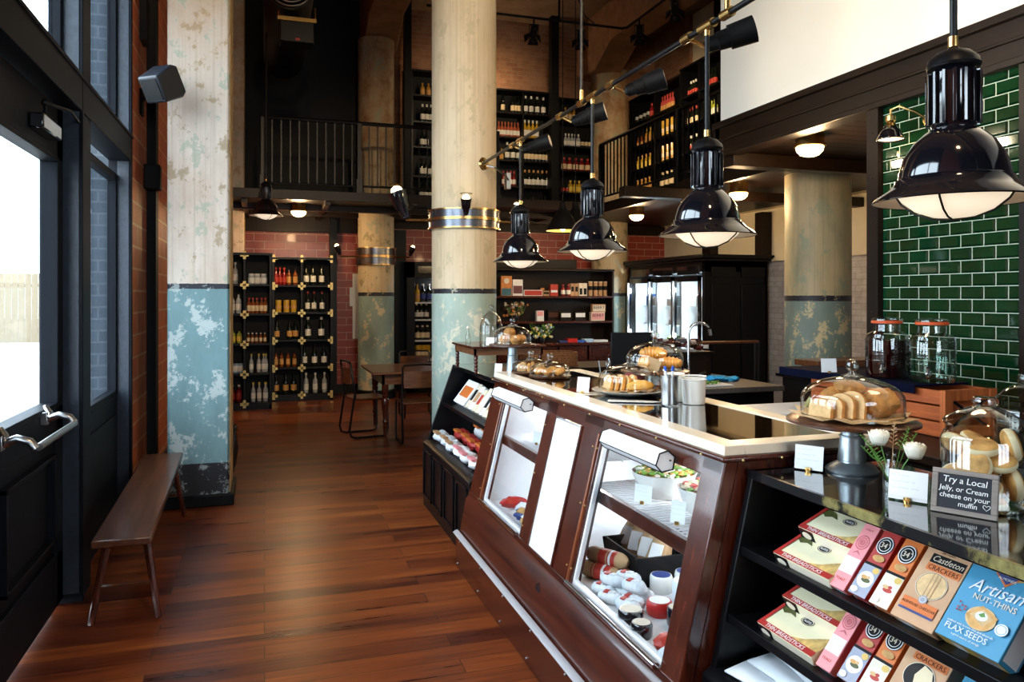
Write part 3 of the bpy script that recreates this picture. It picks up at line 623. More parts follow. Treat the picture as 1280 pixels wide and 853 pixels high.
for i, (x, y, z) in enumerate(((3.92, 9.4, 2.50), (3.62, 9.1, 2.45))):
    t = thing('cone_lamp', ('black cone lamp with yellow lining, right one before the pantry shelf', 'black cone lamp with yellow lining, left one partly behind its twin')[i], 'lamp', (x, y, z), 0, 'cone lamps before the pantry shelf')
    MB().lathe([(.215, 0), (.21, .02), (.10, .22), (.05, .28), (.04, .36), (.015, .38)], 32, cap=False).build('shade', 'blackmatt', t)
    MB().lathe([(.214, .001), (.205, .02), (.095, .21)], 32, cap=False).build('shade_lining', 'yellowin', t)
    MB().ball((0, 0, .03), .035, seg=12).build('bulb', 'lamphot', t)
    MB().tube([(0, 0, .38), (0, 0, 4.05)], .006, 6).build('cord', 'blackmatt', t)
    light('POINT', 'cone_lamp_light', (x, y, z - .06), 7, (1, .72, .4), .05)
# high pipe with barn-door theatre spots
t = thing('lighting_pipe', 'black pipe with bends high under the ceiling, carrying small spotlights', 'pipe', (2.4, 9.3, 5.2))
MB().tube([(-.5, 0, 0), (2.15, 0, 0), (2.2, -.06, 0), (2.2, -5.5, 0)], .017, 8).build('pipe', 'blackmatt', t)
for x, y in ((.0, 0), (1.25, 0), (2.2, -1.2), (2.2, -3.4)): MB().tube([(x, y, 0), (x, y, 1.4)], .014, 6).build('hanger', 'blackmatt', t)
w = MB().tube([(1.35, 0, 1.0), (1.5, 0, .35), (1.62, 0, .1), (1.75, 0, .02)], .008, 5); w.build('loose_cable', 'blackmatt', t)
for i, (x, y) in enumerate(((3.30, 9.3), (3.95, 9.3), (4.6, 8.9), (4.6, 8.0), (4.6, 6.9))):
    t = thing('barn_door_spotlight', 'small black barn-door spotlight on the high pipe, %s from the left' % ORD[i], 'lamp', (x, y, 5.17), R(random.uniform(-40, 40)), 'barn-door spots on the high pipe')
    t.scale = (.72,) * 3
    MB().tube([(0, 0, .05), (0, 0, -.09)], .016, 8).box(-.085, -.075, -.02, .02, -.24, -.08).box(.075, .085, -.02, .02, -.24, -.08).box(-.085, .085, -.02, .02, -.09, -.075).build('yoke', 'blackmatt', t)
    w = MB(); w.M = Matrix.Translation((0, 0, -.2)) @ Matrix.Rotation(R(-28), 4, 'X'); w.tube([(0, -.12, 0), (0, -.1, 0), (0, .08, 0), (0, .1, 0)], .062, 14, taper=[.6, 1, 1, 1.15]); w.build('lamp_can', 'blackmatt', t)
    w = MB(); w.M = Matrix.Translation((0, 0, -.2)) @ Matrix.Rotation(R(-28), 4, 'X')
    w.add([(-.065, .1, .065), (.065, .1, .065), (.1, .2, .15), (-.1, .2, .15)], [(0, 1, 2, 3)]).add([(-.065, .1, -.065), (.065, .1, -.065), (.1, .2, -.13), (-.1, .2, -.13)], [(0, 1, 2, 3)])
    w.add([(.065, .1, .06), (.065, .1, -.06), (.15, .18, -.09), (.15, .18, .09)], [(0, 1, 2, 3)]).add([(-.065, .1, .06), (-.065, .1, -.06), (-.15, .18, -.09), (-.15, .18, .09)], [(0, 1, 2, 3)])
    w.build('barn_doors', 'blackmatt', t, solid=.003)
    light('SPOT', 'barn_spot_beam', (x, y + .1, 5.0), (110, 110, 190, 190, 190)[i], (1, .72, .42), .05, aim=((x, 13.1, 4.6), (x + .2, 13.1, 4.4), (6.5, 11.6, 4.3), (6.5, 10.4, 4.3), (6.2, 9.0, 4.2))[i], angle=60, blend=.8)
# duct and heater high at the left
t = thing('spiral_duct', 'round spiral duct end high at the left under the ceiling', 'duct', (.27, 9.0, 5.15))
w = MB().lathe([(.27, 0), (.285, .01), (.285, .03)] + [(.275 if i % 2 else .283, .05 + i * .06) for i in range(50)], 32, cap=False); o = w.build('duct', 'darkmetal', t); o.rotation_euler = (R(-90), 0, 0)
w = MB()
for r in (.06, .11, .16, .21, .255): w.lathe([(r - .008, 0), (r, .006), (r + .008, 0)], 32, cap=False)
o = w.build('grille_rings', 'steel', t); o.rotation_euler = (R(90), 0, 0)
t = thing('hanging_heater', 'box-shaped heater with brass brackets hanging under the duct', 'heater', (.36, 9.3, 4.55))
MB().box(-.19, .19, -.12, .12, 0, .24).build('body', 'darkmetal', t, bev=.01)
MB().box(-.215, .215, -.14, -.115, .235, .28).tube([(-.2, -.1, .26), (-.2, -.1, .42)], .012).tube([(.2, -.1, .26), (.2, -.1, .42)], .012).build('bracket', 'brass', t)
MB().box(-.02, .03, -.125, -.119, .02, .045).build('red_label', 'redprint', t)
# ================================================================== refrigerated deli case
Y0, Y1, XB = 2.015, 4.45, 1.87
XT, ZT, XS, ZS = 1.33, 1.10, 1.165, .42       # top and foot of the sloping glass front
def fx(z): return XT + (z - ZT) * (XT - XS) / (ZT - ZS)
case = thing('deli_case', 'mahogany framed refrigerated deli display case with sloping glass front', 'display case', (1.5, 3.2, 0))
w = MB().box(1.085, 1.80, Y0 + .01, Y1, .0, .205)                                    # plinth
w.prism([(1.11, .205), (XS - .02, .40), (XS, ZS), (XB, ZS), (XB, .205)], Y0, Y1, 'y'); w.build('base', 'mahog', case, bev=.004, w=case)
MB().prism([(1.070, .20), (1.085, .211), (1.10, .211), (1.10, .196), (1.073, .193)], Y0, Y1 + .01, 'y').build('steel_strip', 'alu', case, w=case)
for y in (2.3, 2.7, 3.1, 3.5, 3.9, 4.35):
    MB().ball((1.084, y, .17), .006, seg=6).build('screw', 'steel', case, w=case); MB().ball((1.084, y + .05, .03), .006, seg=6).build('screw', 'steel', case, w=case)
# sloping front frame: stiles
def stile(y0, y1, z0=ZS, z1=ZT, d=.05, out=.0): return MB().prism([(fx(z0) - out, z0), (fx(z1) - out, z1), (fx(z1) + d, z1), (fx(z0) + d, z0)], y0, y1, 'y')
for a, b2 in ((Y0, 2.13), (2.87, 3.065), (3.385, 3.52), (4.19, 4.45)): stile(a, b2).build('stile', 'mahogz', case, bev=.004, w=case)
stile(Y0 + .003, Y1, 1.04, ZT, .047).build('top_rail', 'mahog', case, bev=.004, w=case)
stile(Y0 + .003, Y1, ZS, .445, .047, .004).build('bottom_rail', 'mahog', case, bev=.003, w=case)
MB().prism([(fx(.46) - .002, .445), (fx(1.03) - .002, 1.03), (fx(1.03) + .02, 1.03), (fx(.46) + .02, .445)], 3.08, 3.375, 'y').build('white_panel', 'whitepl', case, w=case)
for a, b2 in ((3.065, 3.08), (3.375, 3.388)): stile(a, b2, .445, 1.04, .02, .006).build('panel_bead', 'mahogz', case, w=case)
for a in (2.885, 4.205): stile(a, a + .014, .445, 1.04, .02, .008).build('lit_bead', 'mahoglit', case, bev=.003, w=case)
for a, b2 in ((2.13, 2.87), (3.52, 4.19)):
    f_ = MB(); 
    for q0, q1 in ((a, a + .012), (b2 - .012, b2)): f_.prism([(fx(.445) + .012, .445), (fx(1.04) + .012, 1.04), (fx(1.04) + .03, 1.04), (fx(.445) + .03, .445)], q0, q1, 'y')
    f_.prism([(fx(.445) + .012, .445), (fx(.46) + .012, .46), (fx(.46) + .03, .46), (fx(.445) + .03, .445)], a, b2, 'y').build('white_gasket', 'white', case, w=case)
    MB().prism([(fx(.45) + .014, .45), (fx(1.04) + .014, 1.04), (fx(1.04) + .018, 1.04), (fx(.45) + .018, .45)], a + .01, b2 - .01, 'y').build('front_glass', 'pane', case, w=case)
    MB().tube([(fx(.445) - .014, a + .0, .452), (fx(.445) - .014, b2, .452)], .012, 12).tube([(fx(.45) + .03, a, .45), (fx(.45) + .03, b2, .45)], .008, 10).build('chrome_rail', 'chrome', case, w=case)
for y in (2.885, 2.93, 3.50, 4.215, 4.26):
    for z in (.5, .75, .98): MB().ball((fx(z) - .001, y, z), .004, seg=6).build('brass_pin', 'brasspl', case, w=case)
# ends, back, inner lining, top
for a, b2 in ((Y0, Y0 + .03), (Y1 - .03, Y1)): MB().prism([(fx(ZS) + .05, ZS), (fx(ZT) + .05, ZT), (XB, ZT), (XB, ZS)], a, b2, 'y').build('end_panel', 'mahogz', case, w=case)
for a, b2 in ((Y0 + .03, Y0 + .04), (Y1 - .2, Y1 - .03)): MB().prism([(fx(ZS) + .06, ZS), (fx(ZT) + .06, ZT - .02), (XB - .03, ZT - .02), (XB - .03, ZS)], a, b2, 'y').build('inner_lining', 'white', case, w=case)
MB().box(XB - .03, XB, Y0, Y1, ZS, ZT).build('back_panel', 'white', case, w=case)
MB().box(XS + .03, XB - .03, Y0 + .04, Y1 - .04, ZS, ZS + .012).build('deck', 'white', case, w=case)
w = MB().box(XT - .02, XB + .03, Y0 - .02, Y1 + .02, ZT, 1.118); w.build('top_moulding', 'mahog', case, bev=.007, w=case)
w = MB()
zt0, zt1 = 1.118, 1.15
w.box(XT - .005, XT + .07, Y0 - .005, Y1, zt0, zt1).box(XB - .06, XB + .02, Y0 - .005, Y1, zt0, zt1).box(XT + .07, XB - .06, Y0 - .005, Y0 + .075, zt0, zt1).box(XT + .07, XB - .06, Y1 - .07, Y1, zt0, zt1).box(XT + .07, XB - .06, 3.28, 3.36, zt0, zt1)
w.build('laminate_rim', 'rim', case, bev=.003, w=case)
for a, b2 in ((Y0 + .075, 3.28), (3.36, Y1 - .07)): MB().box(XT + .07, XB - .06, a, b2, 1.138, 1.147).build('glass_top', 'smoke', case, w=case)
for i in range(9): MB().ball((XT - .021, Y0 + .1 + i * .29, 1.106), .0042, seg=6).build('brass_pin', 'brasspl', case, w=case)
for i in range(4): MB().ball((XT + .05 + i * .14, Y0 - .021, 1.106), .0042, seg=6).build('brass_pin', 'brasspl', case, w=case)
# wire shelf with mahogany lip, one in each bay
for a, b2 in ((Y0 + .04, 3.05), (3.4, Y1 - .2)):
    zs = .80; x0 = fx(zs) + .06
    s_ = MB().box(x0 - .012, x0 + .010, a, b2, zs - .045, zs + .008).build('shelf_lip', 'mahog', case, bev=.002, w=case)
    w = MB(); y = a + .02
    while y < b2: w.tube([(x0, y, zs), (XB - .04, y, zs)], .0034, 5); y += .028
    for x in (x0 + .03, x0 + .2, x0 + .35, XB - .06): w.tube([(x, a, zs - .004), (x, b2, zs - .004)], .004, 6)
    w.build('wire_shelf', 'white', case, w=case)
    MB().box(XB - .05, XB - .031, a, b2, zs - .01, zs + .01).build('shelf_rail', 'steel', case, w=case)
light('POINT', 'case_light', (1.72, 2.5, 1.06), 9, (.95, .97, 1), .06); light('POINT', 'case_light', (1.72, 3.85, 1.06), 9, (.95, .97, 1), .06)
light('POINT', 'case_light', (1.6, 2.55, .72), 1.3, (.95, .97, 1), .05); light('POINT', 'case_light', (1.6, 3.85, .70), 1.6, (.95, .97, 1), .05)
w = MB().prism([(-.022, -.03), (.022, -.03), (.026, .012), (0, .034), (-.026, .012)], 0, .003, 'z')
o = w.build('emblem', 'darkmetal', case, bev=.001); o.location = (1.1455 - 1.5 - .012, 3.14 - 3.2, .325); o.rotation_euler = (R(90), 0, R(-90))
# rolled night blinds at the head of each bay
for i, (a, b2) in enumerate(((2.27, 2.72), (3.68, 4.20))):
    t = thing('blind_roller', ('white rolled night blind on the near glass bay', 'white rolled night blind on the far glass bay')[i], 'blind', (1.285, (a + b2) / 2, 1.055))
    h = (b2 - a) / 2; hx = [(-.052, -.012), (-.038, .026), (-.006, .034), (.02, .012), (.012, -.03), (-.03, -.036)]
    MB().prism(hx, -h, h, 'y').build('casing', 'whitepl', t, bev=.003)
    w = MB()
    for s_ in (-h - .002, h + .002): w.tube([(x, s_, z) for x, z in hx], .003, 5, closed=True)
    w.tube([(hx[0][0], -h, hx[0][1]), (hx[0][0], h, hx[0][1])], .002, 5).tube([(hx[5][0], -h, hx[5][1]), (hx[5][0], h, hx[5][1])], .0025, 5).cyl((.0, -h - .006, 0), .004, .004, 6)
    w.build('black_trim', 'blackmatt', t)

# ================================================================== slanted black grab racks
def grab_rack(name, label, y0, y1, lip_z, base_h, cab, xtop=1.405, ztop=1.075, xbot=1.18, zbot=.50, xb=1.93, tz=None):
    t = thing(name, label, 'shelf', (1.5, (y0 + y1) / 2, 0)); k = (xtop - xbot) / (ztop - zbot); gx = lambda z: xbot + (z - zbot) * k
    for a, b2 in ((y0, y0 + .025), (y1 - .025, y1)):
        MB().prism([(gx(zbot), zbot), (gx(ztop), ztop), (xb, ztop), (xb, 0), (gx(zbot) + .01, 0)], a, b2, 'y').build('end_panel', 'blackwood', t, bev=.003, w=t)
    MB().box(xtop - .0, xb, y0, y1, ztop - .03, ztop).build('top', 'glosstop', t, bev=.002, w=t)
    MB().box(xb - .02, xb, y0 + .02, y1 - .02, 0, ztop).build('back', 'blackwood', t, w=t)
    for z in lip_z:
        tl = .42                                                     # shelves lean back
        MB().prism([(gx(z) + .005, z - .035), (gx(z) + .005, z - .008), (gx(z) + .02, z - .008), (gx(z) + .022, z - .014), (xb - .12, z - .02 + tl * .0), (xb - .12, z - .035)], y0 + .02, y1 - .02, 'y').build('shelf', 'blackwood', t, bev=.002, w=t)
    MB().prism([(gx(zbot), zbot), (gx(zbot) - .03, zbot - .02), (gx(zbot) - .03, 0), (xb, 0), (xb, zbot), ], y0, y1, 'y').build('base', 'blackwood', t, bev=.004, w=t)
    if cab:
        n_ = 4; dy = (y1 - y0) / n_; w = MB(); xx = gx(zbot) - .03
        for i in range(n_):
            a = y0 + i * dy + .03; b2 = a + dy - .06
            for q in ((a, a + .02, .08, zbot - .06), (b2 - .02, b2, .08, zbot - .06), (a, b2, .08, .1), (a, b2, zbot - .08, zbot - .06)): w.box(xx - .01, xx, q[0], q[1], q[2], q[3])
        w.build('door_moulding', 'blackwood', t, bev=.003, w=t)
    return t, gx
rk, gx = grab_rack('snack_rack', 'black slanted snack rack with polished top and worn gilt edge', .35, 2.0, (.862, .665), 0, False, zbot=.50, xbot=1.27)
MB().box(1.398, 1.41, .352, 1.93, 1.052, 1.0765).build('gilt_edge', 'goldworn', rk, w=rk)
MB().box(1.400, 1.412, 1.93, 2.0, 1.052, 1.0765).build('edge_end', 'blackwood', rk, w=rk)
rk2, gx2 = grab_rack('snack_rack', 'black slanted snack rack with cupboard base beyond the deli case', 4.47, 5.86, (.80,), 0, True, xbot=1.20, zbot=.50, xb=1.88)
# ================================================================== shelving
def shelf_unit(name, label, x0, x1, yf, depth, z0, zs, ztop, divs, mat='blackwood', shelfmat=None, lip=.03, bottom=True, face='y', back=None):
    """open shelving facing -Y (face y) or -X (face x: then x0,x1 are y values and yf is the x of the front)"""
    loc = ((x0 + x1) / 2, yf + depth / 2, z0) if face == 'y' else (yf + depth / 2, (x0 + x1) / 2, z0)
    t = thing(name, label, 'shelf', loc)
    def bx(a, b2, c, d, e, f): return MB().box(a, b2, c, d, e, f) if face == 'y' else MB().box(c, d, a, b2, e, f)
    for a in (x0, x1 - .035): bx(a, a + .035, yf, yf + depth, z0, ztop).build('side_panel', mat, t, bev=.003, w=t)
    for a in divs: bx(a - .015, a + .015, yf + .004, yf + depth, z0, ztop - .03).build('divider', mat, t, bev=.002, w=t)
    bx(x0, x1, yf + depth - .015, yf + depth, z0, ztop).build('back', back or 'blackmatt', t, w=t)
    bx(x0 - .01, x1 + .01, yf - .01, yf + depth, ztop - .035, ztop).build('top', mat, t, bev=.004, w=t)
    for z in zs: bx(x0 + .03, x1 - .03, yf + .006, yf + depth - .015, z - lip, z).build('shelf', shelfmat or mat, t, bev=.002, w=t)
    if bottom: bx(x0, x1, yf, yf + depth, z0, z0 + .07).build('plinth', mat, t, w=t)
    return t
RZ = [.10, .52, .945, 1.37, 1.79]
ra = shelf_unit('bottle_rack', 'left black bottle rack with brass cross fittings, standing forward of its neighbour', -.72, .10, 11.5, .36, 0, RZ, 2.235, [-.27])
rb = shelf_unit('bottle_rack', 'right black bottle rack with brass cross fittings against the red block wall', .11, 1.02, 12.3, .36, 0, RZ, 2.22, [.55])
def cross(t, x, y, z, half=0):
    w = MB().box(-.021, .021, -.006, 0, -.058, .058)
    if half >= 0: w.box(0, .058, -.006, 0, -.021, .021)
    if half <= 0: w.box(-.058, 0, -.006, 0, -.021, .021)
    w.build('brass_cross', 'brasspl', t, bev=.002, loc=(x - t.location.x, y - t.location.y, z))
for z in RZ + [2.215]:
    cross(ra, -.27, 11.498, z - .015)
    for x, hf in ((.135, 1), (.55, 0), (1.0, -1)): cross(rb, x, 12.298, z - .015, hf)
light('SPOT', 'rack_light', (.8, 12.0, 2.75), 8, (1, .75, .45), .04, aim=(.8, 12.5, 1.6), angle=80)
light('SPOT', 'rack_light', (0.2, 10.9, 2.8), 4, (1, .85, .65), .04, aim=(-.3, 11.6, 1.0), angle=70)
ua = shelf_unit('bottle_shelf', 'tall black shelving upstairs right of the centre column, two bays of bottles', 3.30, 4.88, 12.85, .33, 3.05, [3.11, 3.57, 4.03, 4.44, 4.87], 5.27, [4.36], shelfmat='darkbrown')
ub = shelf_unit('bottle_shelf', 'single bay of black shelving upstairs beside the concrete column', 5.03, 5.95, 12.85, .33, 3.05, [3.11, 3.50, 3.90, 4.34, 4.80], 5.2, [])
uc = shelf_unit('bottle_shelf', 'narrow black shelving upstairs left of the centre column', 2.36, 3.26, 12.85, .33, 3.05, [3.26, 3.67, 4.17, 4.60, 5.05], 5.47, [])
ud = shelf_unit('bottle_shelf', 'farther black shelving along the side mezzanine wall', 11.05, 12.88, 6.45, .33, 3.05, [3.11, 3.50, 3.93, 4.36, 4.79], 5.25, [11.93], face='x')
ue = shelf_unit('bottle_shelf', 'nearer black shelving along the side mezzanine wall', 9.3, 11.0, 6.42, .33, 3.05, [3.11, 3.50, 3.93, 4.37, 4.83], 5.3, [10.45], face='x')
light('POINT', 'shelf_puck_light', (3.85, 12.75, 5.4), 8, (1, .75, .45), .03)

# drinks cooler left of the centre column
t = thing('drinks_cooler', 'black framed drinks cooler with white shelves left of the centre column', 'cooler', (2.83, 12.95, 0))
w = MB().box(2.26, 2.40, 12.72, 13.18, 0, 2.2).box(3.28, 3.4, 12.72, 13.18, 0, 2.2).box(2.26, 3.4, 12.72, 13.18, 1.93, 2.2).box(2.26, 3.4, 12.72, 13.18, 0, .12).box(2.26, 3.4, 13.1, 13.18, 0, 2.2)
w.build('cabinet', 'blackwood', t, bev=.004, w=t)
MB().box(2.40, 3.28, 13.08, 13.1, .12, 1.93).build('liner', 'blackmatt', t, w=t)
for z in (.12, .55, .88, 1.23, 1.52): MB().box(2.40, 3.28, 12.76, 13.08, z - .025, z).build('shelf', 'white', t, w=t)
MB().box(2.44, 3.24, 12.70, 12.72, 2.0, 2.13).build('vent_panel', 'blackgloss', t, bev=.004, w=t)
light('POINT', 'cooler_light', (2.84, 12.85, 1.86), 3, (.9, .95, 1), .03)

# pantry shelf right of the centre column
ps = shelf_unit('pantry_shelf', 'dark wooden pantry shelf right of the centre column with packets and boxes', 3.55, 5.72, 12.0, .36, 0, [.84, 1.20, 1.625], 2.08, [], mat='darkbrownz', shelfmat='mahog', lip=.035, back='darkbrownz')
MB().box(3.55, 5.74, 11.82, 12.05, .80, .845).build('counter_top', 'mahog', ps, bev=.004, w=ps)
for i in range(4): MB().box(3.6 + i * .535, 4.1 + i * .535, 11.88, 11.96, .55, .79).box(3.65 + i * .535, 4.05 + i * .535, 11.865, 11.88, .6, .75).build('drawer', 'mahog', ps, bev=.004, w=ps)
MB().box(3.55, 5.74, 11.9, 12.1, .0, .55).build('cupboard', 'mahogz', ps, w=ps)
MB().box(3.5, 5.05, 12.05, 12.34, 2.08, 2.24).build('cornice', 'blackwood', ps, bev=.01, w=ps)
light('SPOT', 'pantry_light', (4.7, 10.9, 2.8), 22, (1, .74, .42), .05, aim=(4.6, 12.1, 1.5), angle=75)

# three-door fridge cabinet at the back right
fr = thing('fridge_cabinet', 'tall black cabinet with three lit glass fridge doors at the back right', 'fridge', (6.75, 11.15, 0))
w = MB().box(6.2, 7.3, 9.93, 9.99, 0, 2.14).box(6.2, 7.3, 12.34, 12.40, 0, 2.14).box(7.24, 7.3, 9.93, 12.40, 0, 2.14).box(6.2, 7.3, 9.93, 12.40, 1.98, 2.14).box(6.2, 7.3, 9.93, 12.40, 0, .14)
w.build('carcass', 'blackwood', fr, bev=.004, w=fr)
MB().box(6.14, 7.34, 9.87, 12.42, 2.14, 2.18).box(6.1, 7.36, 9.83, 12.43, 2.18, 2.24).build('cornice', 'blackwood', fr, bev=.008, w=fr)
for a in (6.32, 6.84): MB().box(a, a + .42, 9.915, 9.93, 1.9, 2.06).box(a, a + .42, 9.915, 9.93, .2, 1.8).build('side_panel', 'blackwood', fr, bev=.005, w=fr)
for i, y in enumerate((10.0, 10.79, 11.57)):
    dr = MB().box(6.16, 6.2, y, y + .05, .14, 1.92).box(6.16, 6.2, y + .72, y + .77, .14, 1.92).box(6.16, 6.2, y, y + .77, 1.84, 1.92).box(6.16, 6.2, y, y + .77, .14, .2).build('glass_door', 'blackgloss', fr, bev=.003, w=fr)
    MB().box(6.175, 6.185, y + .05, y + .72, .2, 1.84).build('pane', 'pane', dr, w=fr)
    MB().box(6.12, 6.155, y + .715, y + .755, .45, 1.86).build('handle', 'steel', dr, bev=.004, w=fr)
    MB().box(6.19, 6.2, y + .06, y + .7, 1.95, 2.08).build('vent_drawer', 'blackgloss', fr, bev=.004, w=fr)
    MB().box(7.1, 7.15, y - .0, y + .77, .2, 1.92).box(6.3, 7.1, y + .002, y + .012, .2, 1.92).box(6.3, 7.1, y + .752, y + .765, .2, 1.92).build('liner', 'white', fr, w=fr)
    for z in (.5, .82, 1.14, 1.46): MB().box(6.45, 7.1, y + .02, y + .74, z - .008, z).build('wire_shelf', 'white', fr, w=fr)
    w = MB()
    for k_ in range(11): w.box(6.32, 7.05, y + .743, y + .752, .32 + k_ * .14, .36 + k_ * .14)
    w.build('shelf_rungs', 'white', fr, w=fr)
    l_ = light('POINT', 'fridge_light', (6.34, y + .38, 1.72), 11, (.72, .90, 1), .04); light('POINT', 'fridge_light', (6.34, y + .38, .98), 8, (.72, .90, 1), .04)
# kitchen island and counters
ki = thing('kitchen_island', 'black kitchen island with grey stone worktop behind the deli case', 'island', (3.1, 5.5, 0))
MB().box(2.38, 3.78, 4.93, 6.15, .885, .925).build('worktop', plain('grey_stone_top', (.10, .085, .075), .3, 0, .2, 30), ki, bev=.004, w=ki)
MB().box(2.45, 3.72, 4.98, 6.1, 0, .885).build('body', 'blackwood', ki, w=ki)
for a in (2.5, 3.12): MB().box(a, a + .56, 4.965, 4.98, .66, .86).build('drawer', 'blackwood', ki, bev=.004, w=ki)
for a in (2.78, 3.40): MB().tube([(a - .07, 4.965, .78), (a - .06, 4.935, .78), (a + .06, 4.935, .78), (a + .07, 4.965, .78)], .007, 8).build('drawer_handle', 'brass', ki, w=ki)
bc = thing('back_counter', 'dark service counter in front of the green tiles carrying the crate', 'counter', (3.4, 2.8, 0))
MB().box(2.78, 3.88, 1.2, 4.25, .86, .90).build('worktop', 'darkbrown', bc, bev=.004, w=bc)
MB().box(2.85, 3.86, 1.25, 4.2, 0, .86).build('body', 'blackwood', bc, w=bc)
for i in range(4): MB().box(2.835, 2.85, 1.3 + i * .73, 1.95 + i * .73, .1, .82).build('cupboard_door', 'blackwood', bc, bev=.004, w=bc)
rg = thing('cooking_range', 'black cooking range below the kitchen column', 'range', (4.9, 5.5, 0))
MB().box(4.5, 5.5, 5.2, 5.9, 0, .88).build('body', 'blackmatt', rg, bev=.006, w=rg)
MB().box(4.46, 5.54, 5.14, 5.95, .88, .91).build('cooktop', 'blackgloss', rg, bev=.004, w=rg)
for x in (4.65, 4.9, 5.15, 5.4): MB().lathe([(.02, 0), (.024, .02), (.02, .03)], 12, (x, 5.16, .82)).build('knob', 'blackgloss', rg, w=rg)
w = MB()
for i in range(12): w.box(4.5 + i * .085, 4.515 + i * .085, 5.2, 5.9, .91, .935)
w.build('grate', 'blackmatt', rg, w=rg)
sl = MB().box(5.1, 6.6, 6.15, 6.5, .92, .98).box(5.15, 6.5, 6.2, 6.45, 0, .92).build('pass_shelf', 'tablewood', bev=.006); tag(sl, 'reddish wooden ledge at the foot of the kitchen column', 'ledge')
rl = thing('kitchen_rail', 'thin dark bronze rail before the white wall tiles', 'rail', (4.75, 6.95, 0))
MB().tube([(-.6, 0, 1.13), (.25, 0, 1.13)], .014, 8).build('top_rail', 'tablewood', rl)
for x in (-.6, .21, .25): MB().tube([(x, 0, 0), (x, 0, 1.13)], .012, 8).build('upright', 'darkmetal', rl)
# riser table on the far rack
t = thing('riser_table', 'small reddish wooden riser table with turned legs on the far snack rack', 'table', (1.62, 5.36, 1.075))
MB().box(-.27, .27, -.30, .30, .172, .188).build('tabletop', 'mahog', t, bev=.003)
MB().box(-.25, .25, -.28, -.265, .125, .172).box(-.25, .25, .265, .28, .125, .172).box(-.25, -.235, -.28, .28, .125, .172).box(.235, .25, -.28, .28, .125, .172).build('apron', 'tablewood', t)
lg = [(.010, 0), (.014, .008), (.009, .016), (.016, .028), (.01, .04), (.016, .052), (.01, .064), (.016, .076), (.01, .088), (.016, .1), (.013, .11), (.016, .125)]
for sx in (-1, 1):
    for sy in (-1, 1): MB().lathe(lg, 14, (sx * .235, sy * .265, 0)).build('leg', 'mahogz', t)
# notice, wall hardware
t = tag(MB().box(-.06, .06, -.012, 0, -.55, .55).box(-.11, .02, -.014, -.002, .0, .32).build('paper_notice', 'card', loc=(1.48, 13.19, 1.45)), 'white paper notices pinned on the red block wall by the back column', 'notice')

# ================================================================== bottles
def bprof(r, h, kind):
    if kind == 'wine': return [(r * .9, 0), (r, .01), (r, h * .58), (r * .85, h * .66), (r * .4, h * .76), (r * .36, h * .98), (r * .40, h * .98), (r * .40, h)]
    if kind == 'spirit': return [(r * .9, 0), (r, .01), (r, h * .66), (r * .7, h * .74), (r * .36, h * .78), (r * .34, h)]
    if kind == 'jar': return [(r * .9, 0), (r, .01), (r, h * .75), (r * .8, h * .84), (r * .8, h)]
    if kind == 'tube': return [(r, 0), (r, h)]
gm = {}
for nm, c, rg_ in (('dark', (.006, .010, .006), .1), ('amber', (.22, .055, .012), .12), ('clear', (.45, .48, .48), .1), ('rose', (.48, .12, .055), .12), ('yellow', (.60, .36, .03), .15), ('gold', (.50, .25, .04), .15), ('red', (.22, .010, .012), .15), ('lime', (.42, .50, .06), .2), ('bluew', (.28, .42, .55), .3), ('green', (.02, .05, .015), .1), ('pink', (.55, .08, .08), .15)):
    gm[nm] = plain(nm + '_bottle_glass', c, rg_, 0, .1, coat=.6)
lm = {'white': plain('white_bottle_label', (.82, .80, .72), .6, 0, .04, 40), 'cream': plain('cream_bottle_label', (.78, .62, .38), .6, 0, .06, 40), 'amber': plain('amber_bottle_label', (.62, .32, .09), .6, 0, .08, 40), 'yellow': plain('yellow_bottle_label', (.85, .62, .10), .6, 0, .05, 40), 'red': M['redprint'], 'black': M['blackmatt'], 'blue': M['blue']}
protos = {}
def bottle(kind, glass, lab, cap, r=.038, h=.31, parts=True):
    key = (kind, glass, lab, cap, r, h, parts)
    if key in protos: return protos[key], False
    gl = MB().lathe(bprof(r, h, kind), 14)
    l0, l1 = {'wine': (.16, .46), 'spirit': (.15, .52), 'jar': (.12, .62), 'tube': (.3, .55)}[kind]
    if parts:
        o = gl.build('bottle', gm[glass])
        MB().lathe([(r + .0012, h * l0), (r + .0012, h * l1)], 14, cap=False).build('paper_label', lm[lab], o)
        if cap: MB().lathe([(r * .46, h * .9), (r * .46, h + .004), (0, h + .004)] if kind != 'jar' else [(r * .86, h * .84), (r * .86, h + .003), (0, h + .003)], 12, cap=False).build('cap', lm.get(cap) or gm[cap], o)
    else:
        gl.lathe([(r + .0015, h * l0), (r + .0015, h * l1)], 12, k=1, cap=False)
        gl.lathe([(r * .46, h * .86), (r * .46, h + .004), (0, h + .004)], 10, k=2, cap=False)
        o = gl.build('bottle', [gm[glass], lm[lab], lm.get(cap) or gm[glass]])
    protos[key] = o; return o, True
def row(xs, fixed, z, spec, where, group, desc, face='y', parts=True, cat='bottle', order='from the left'):
    for i, x in enumerate(xs):
        o, new = bottle(*spec, parts=parts)
        if not new: o = dup(o)
        o.location = (x, fixed, z + .0005) if face == 'y' else (fixed, x, z + .0005)
        o.name = {'jar': 'jar', 'tube': 'canister'}.get(spec[0], 'bottle')
        tag(o, ('%s %s from left, %s' % (ORD[i], desc, where)) if len(xs) > 1 else '%s %s' % (desc, where), o.name, group)
import math as _m
def Xat(px, y):
    """x of the sight line through picture column px at depth y"""
    u = (px - 640) / 958.; s_, c_ = _m.sin(R(17.9)), _m.cos(R(17.9)); return y * (s_ + u * c_) / (c_ - u * s_)
